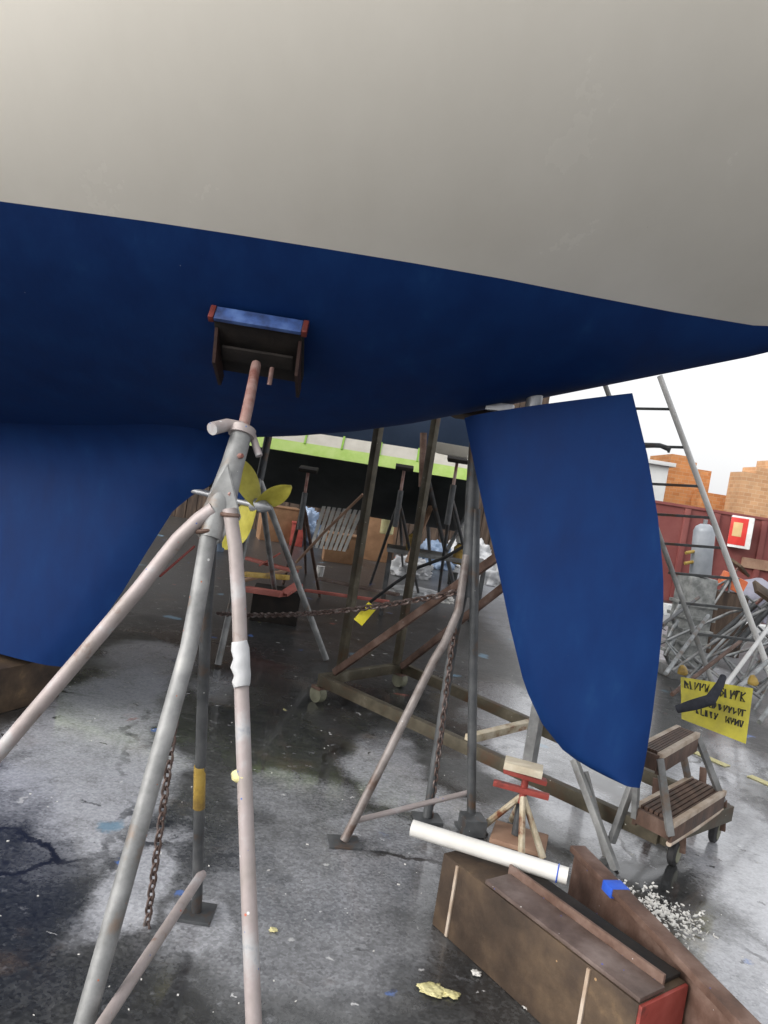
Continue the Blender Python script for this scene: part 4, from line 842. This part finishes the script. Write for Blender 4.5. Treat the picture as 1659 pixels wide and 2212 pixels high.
bldg(1448, 1540, 1004, 24, 2.0, M['brick_o'], 'orange brick building left of the gap above the maroon wall', [(0, .42, .36), (.422, .62, .2)], 0)
bldg(1606, 1790, 1030, 22, .9, M['brick_b'], 'buff brown brick building right of the gap above the maroon wall', [(.0, .14, .16), (.142, .30, .36), (.302, 1, .62)], 0)
# low link wall below the gap
gl = P(1540, 1065, 23); gr = P(1585, 1065, 23)
tag(MB().box(((gl.x + gr.x) / 2, 23.5, gl.z / 2), ((1, 0, 0), (0, 1, 0), (0, 0, 1)), ((gr.x - gl.x) / 2 + .3, .3, gl.z / 2)).build('link_wall', M['brick_o']), 'low orange brick wall below the gap between the brick buildings', 'wall')
ww = thing('white_shed', 'pale grey rendered shed wall just right of the rudder', 'shed', (P(1400, 1100, 19).x, 19, 0))
l = P(1330, 990, 19); r = P(1447, 998, 19); MB().box(((l.x + r.x) / 2, 20, l.z / 2), ((1, 0, 0), (0, 1, 0), (0, 0, 1)), ((r.x - l.x) / 2, 1, l.z / 2)).build('wall', M['white_wall'], ww)
MB().box(((l.x + r.x) / 2, 20, l.z + .05), ((1, 0, 0), (0, 1, 0), (0, 0, 1)), ((r.x - l.x) / 2 + .12, 1.15, .05), .01).build('roof', M['white_wall'], ww)
sb_ = thing('notice_box', 'white cabinet with red and tan panel fixed on the maroon wall', 'cabinet', P(1596, 1150, YW - .2))
c = P(1600, 1150, YW - .15); MB().box(c, ((1, -.4, 0), (.4, 1, 0), (0, 0, 1)), (.22, .11, .34), .02).build('case', M['white_paint'], sb_)
fx, fy = V((1, -.4, 0)).normalized(), V((.4, 1, 0)).normalized(); f0 = c - fy * .112
MB().box(f0 - fx * .06 + V((0, 0, .01)), (fx, fy, V((0, 0, 1))), (.17, .006, .29), .003).build('red_panel', M['redsign'], sb_)
MB().box(f0 - fx * .08 - fy * .008 + V((0, 0, .05)), (fx, fy, V((0, 0, 1))), (.09, .004, .15), .002).build('tan_panel', M['tansign'], sb_)
# gas cylinder on a machine
gc = thing('gas_cylinder', 'blue grey cylinder standing on the grey machine by the maroon wall', 'cylinder', P(1515, 1245, 8))
c0_, c1_ = P(1512, 1244, 8), P(1523, 1132, 8)
MB().path([c0_, c0_.lerp(c1_, .04), c0_.lerp(c1_, .86), c0_.lerp(c1_, .95), c1_], [.10, .112, .112, .09, .045], 22).build('cylinder_body', M['cyl'], gc)
MB().tube(c1_, c1_ + V((0, 0, .05)), .022).build('valve', M['bronze'], gc)
for q_ in (.25, .45): MB().tube(c0_.lerp(c1_, q_) + V((-.10, -.03, 0)), c0_.lerp(c1_, q_) + V((-.20, -.06, -.03)), .018).build('side_port', M['amber'], gc)
mc = thing('engine_block', 'grey machine of ribs and pipes under the blue grey cylinder', 'machine', (c0_.x, 8, 0))
mz = c0_.z - .012; MB().box((c0_.x, 8.05, mz / 2 + .08), ((1, .2, 0), (-.2, 1, 0), (0, 0, 1)), (.16, .15, mz / 2 - .08), .03).build('casing', M['machine'], mc)
MB().box((c0_.x, 8.05, .06), ((1, .2, 0), (-.2, 1, 0), (0, 0, 1)), (.24, .2, .06), .01).build('base', M['stand_grey'], mc)
for k in range(5): MB().box((c0_.x, 8.05, .25 + k * .14), ((1, .2, 0), (-.2, 1, 0), (0, 0, 1)), (.185, .172, .018), .004).build('rib', M['machine'], mc)
for k in range(3): MB().path([(c0_.x - .2, 7.9, .15 + .2 * k), (c0_.x - .3, 7.8, .25 + .2 * k), (c0_.x - .22, 7.85, .45 + .18 * k)], .025, 10).build('pipe', M['silver'], mc)
# leaning mast poles
def pole(name, lab, a0, b0, r, mn, grp): tag(MB().tube(P(*a0), P(*b0), r).build(name, M[mn]), lab, 'pole', grp)
tall = thing('leaning_ladder', 'tall grey pole with dark rungs leaning up against the stern', 'ladder', G(1720, 1640))
t0, t1 = P(1425, 812, 5.6), P(1680, 1500, 5.2); MB().tube(t0, t1.lerp(t0, -.05), .021).build('rail', M['white_paint'], tall)
wv = P(1300, 812, 5.75) - t0
MB().tube(t0 + wv, t1.lerp(t0, -.05) + wv, .019).build('rail', M['stand_grey'], tall)
for q_ in (.11, .235, .36, .46, .555, .65, .745, .84):
    a_ = t0.lerp(t1, q_); MB().bar(a_ + wv * 1.08, a_ - wv * .04, .016, .020).build('rung', M['stand_dark'], tall)
MB().path([P(1390, 962, 5.65), P(1425, 962, 5.6), P(1446, 970, 5.55), P(1444, 978, 5.55)], [.022, .018, .022, .008], 10).build('hook', M['stand_dark'], tall)
g = P(1640, 1290, 11); tag(MB().lump((g.x, 11, g.z - .32), (.52, .45, .40), 31, .25, 4, 1.5).build('tarp_cover', M['greytarp']), 'lilac grey cover bulging at the right edge in front of the maroon wall', 'cover')
g = P(1582, 1258, 10); tag(MB().box((g.x, 10, g.z), ((1, -.3, -.35), (.3, 1, 0), (.35, 0, 1)), (.16, .1, .10), .02).build('orange_crate', M['orange']), 'orange plastic crate beside the lilac grey cover', 'crate')
tag(MB().box((g.x - .02, 10.05, max(.05, (g.z - .14) / 2)), ((1, 0, 0), (0, 1, 0), (0, 0, 1)), (.22, .18, max(.05, (g.z - .14) / 2)), .01).build('timber_stack', M['shed']), 'dark timber stack below the orange crate', 'timber')
# faded yellow bay line
a0, b0 = G(1500, 1625), G(1700, 1712); d = (b0 - a0).normalized(); n_ = V((-d.y, d.x, 0)); mb = MB()
for k in range(4):
    s0_ = a0 + d * (k * .42); mb.prism([s0_ + n_ * .035, s0_ + d * .26 + n_ * .035, s0_ + d * .26 - n_ * .035, s0_ - n_ * .035], (0, 0, .004))
o = mb.build('bay_line', M['chip'], smooth=False); tag(o, kind='structure'); o.location.z = .002
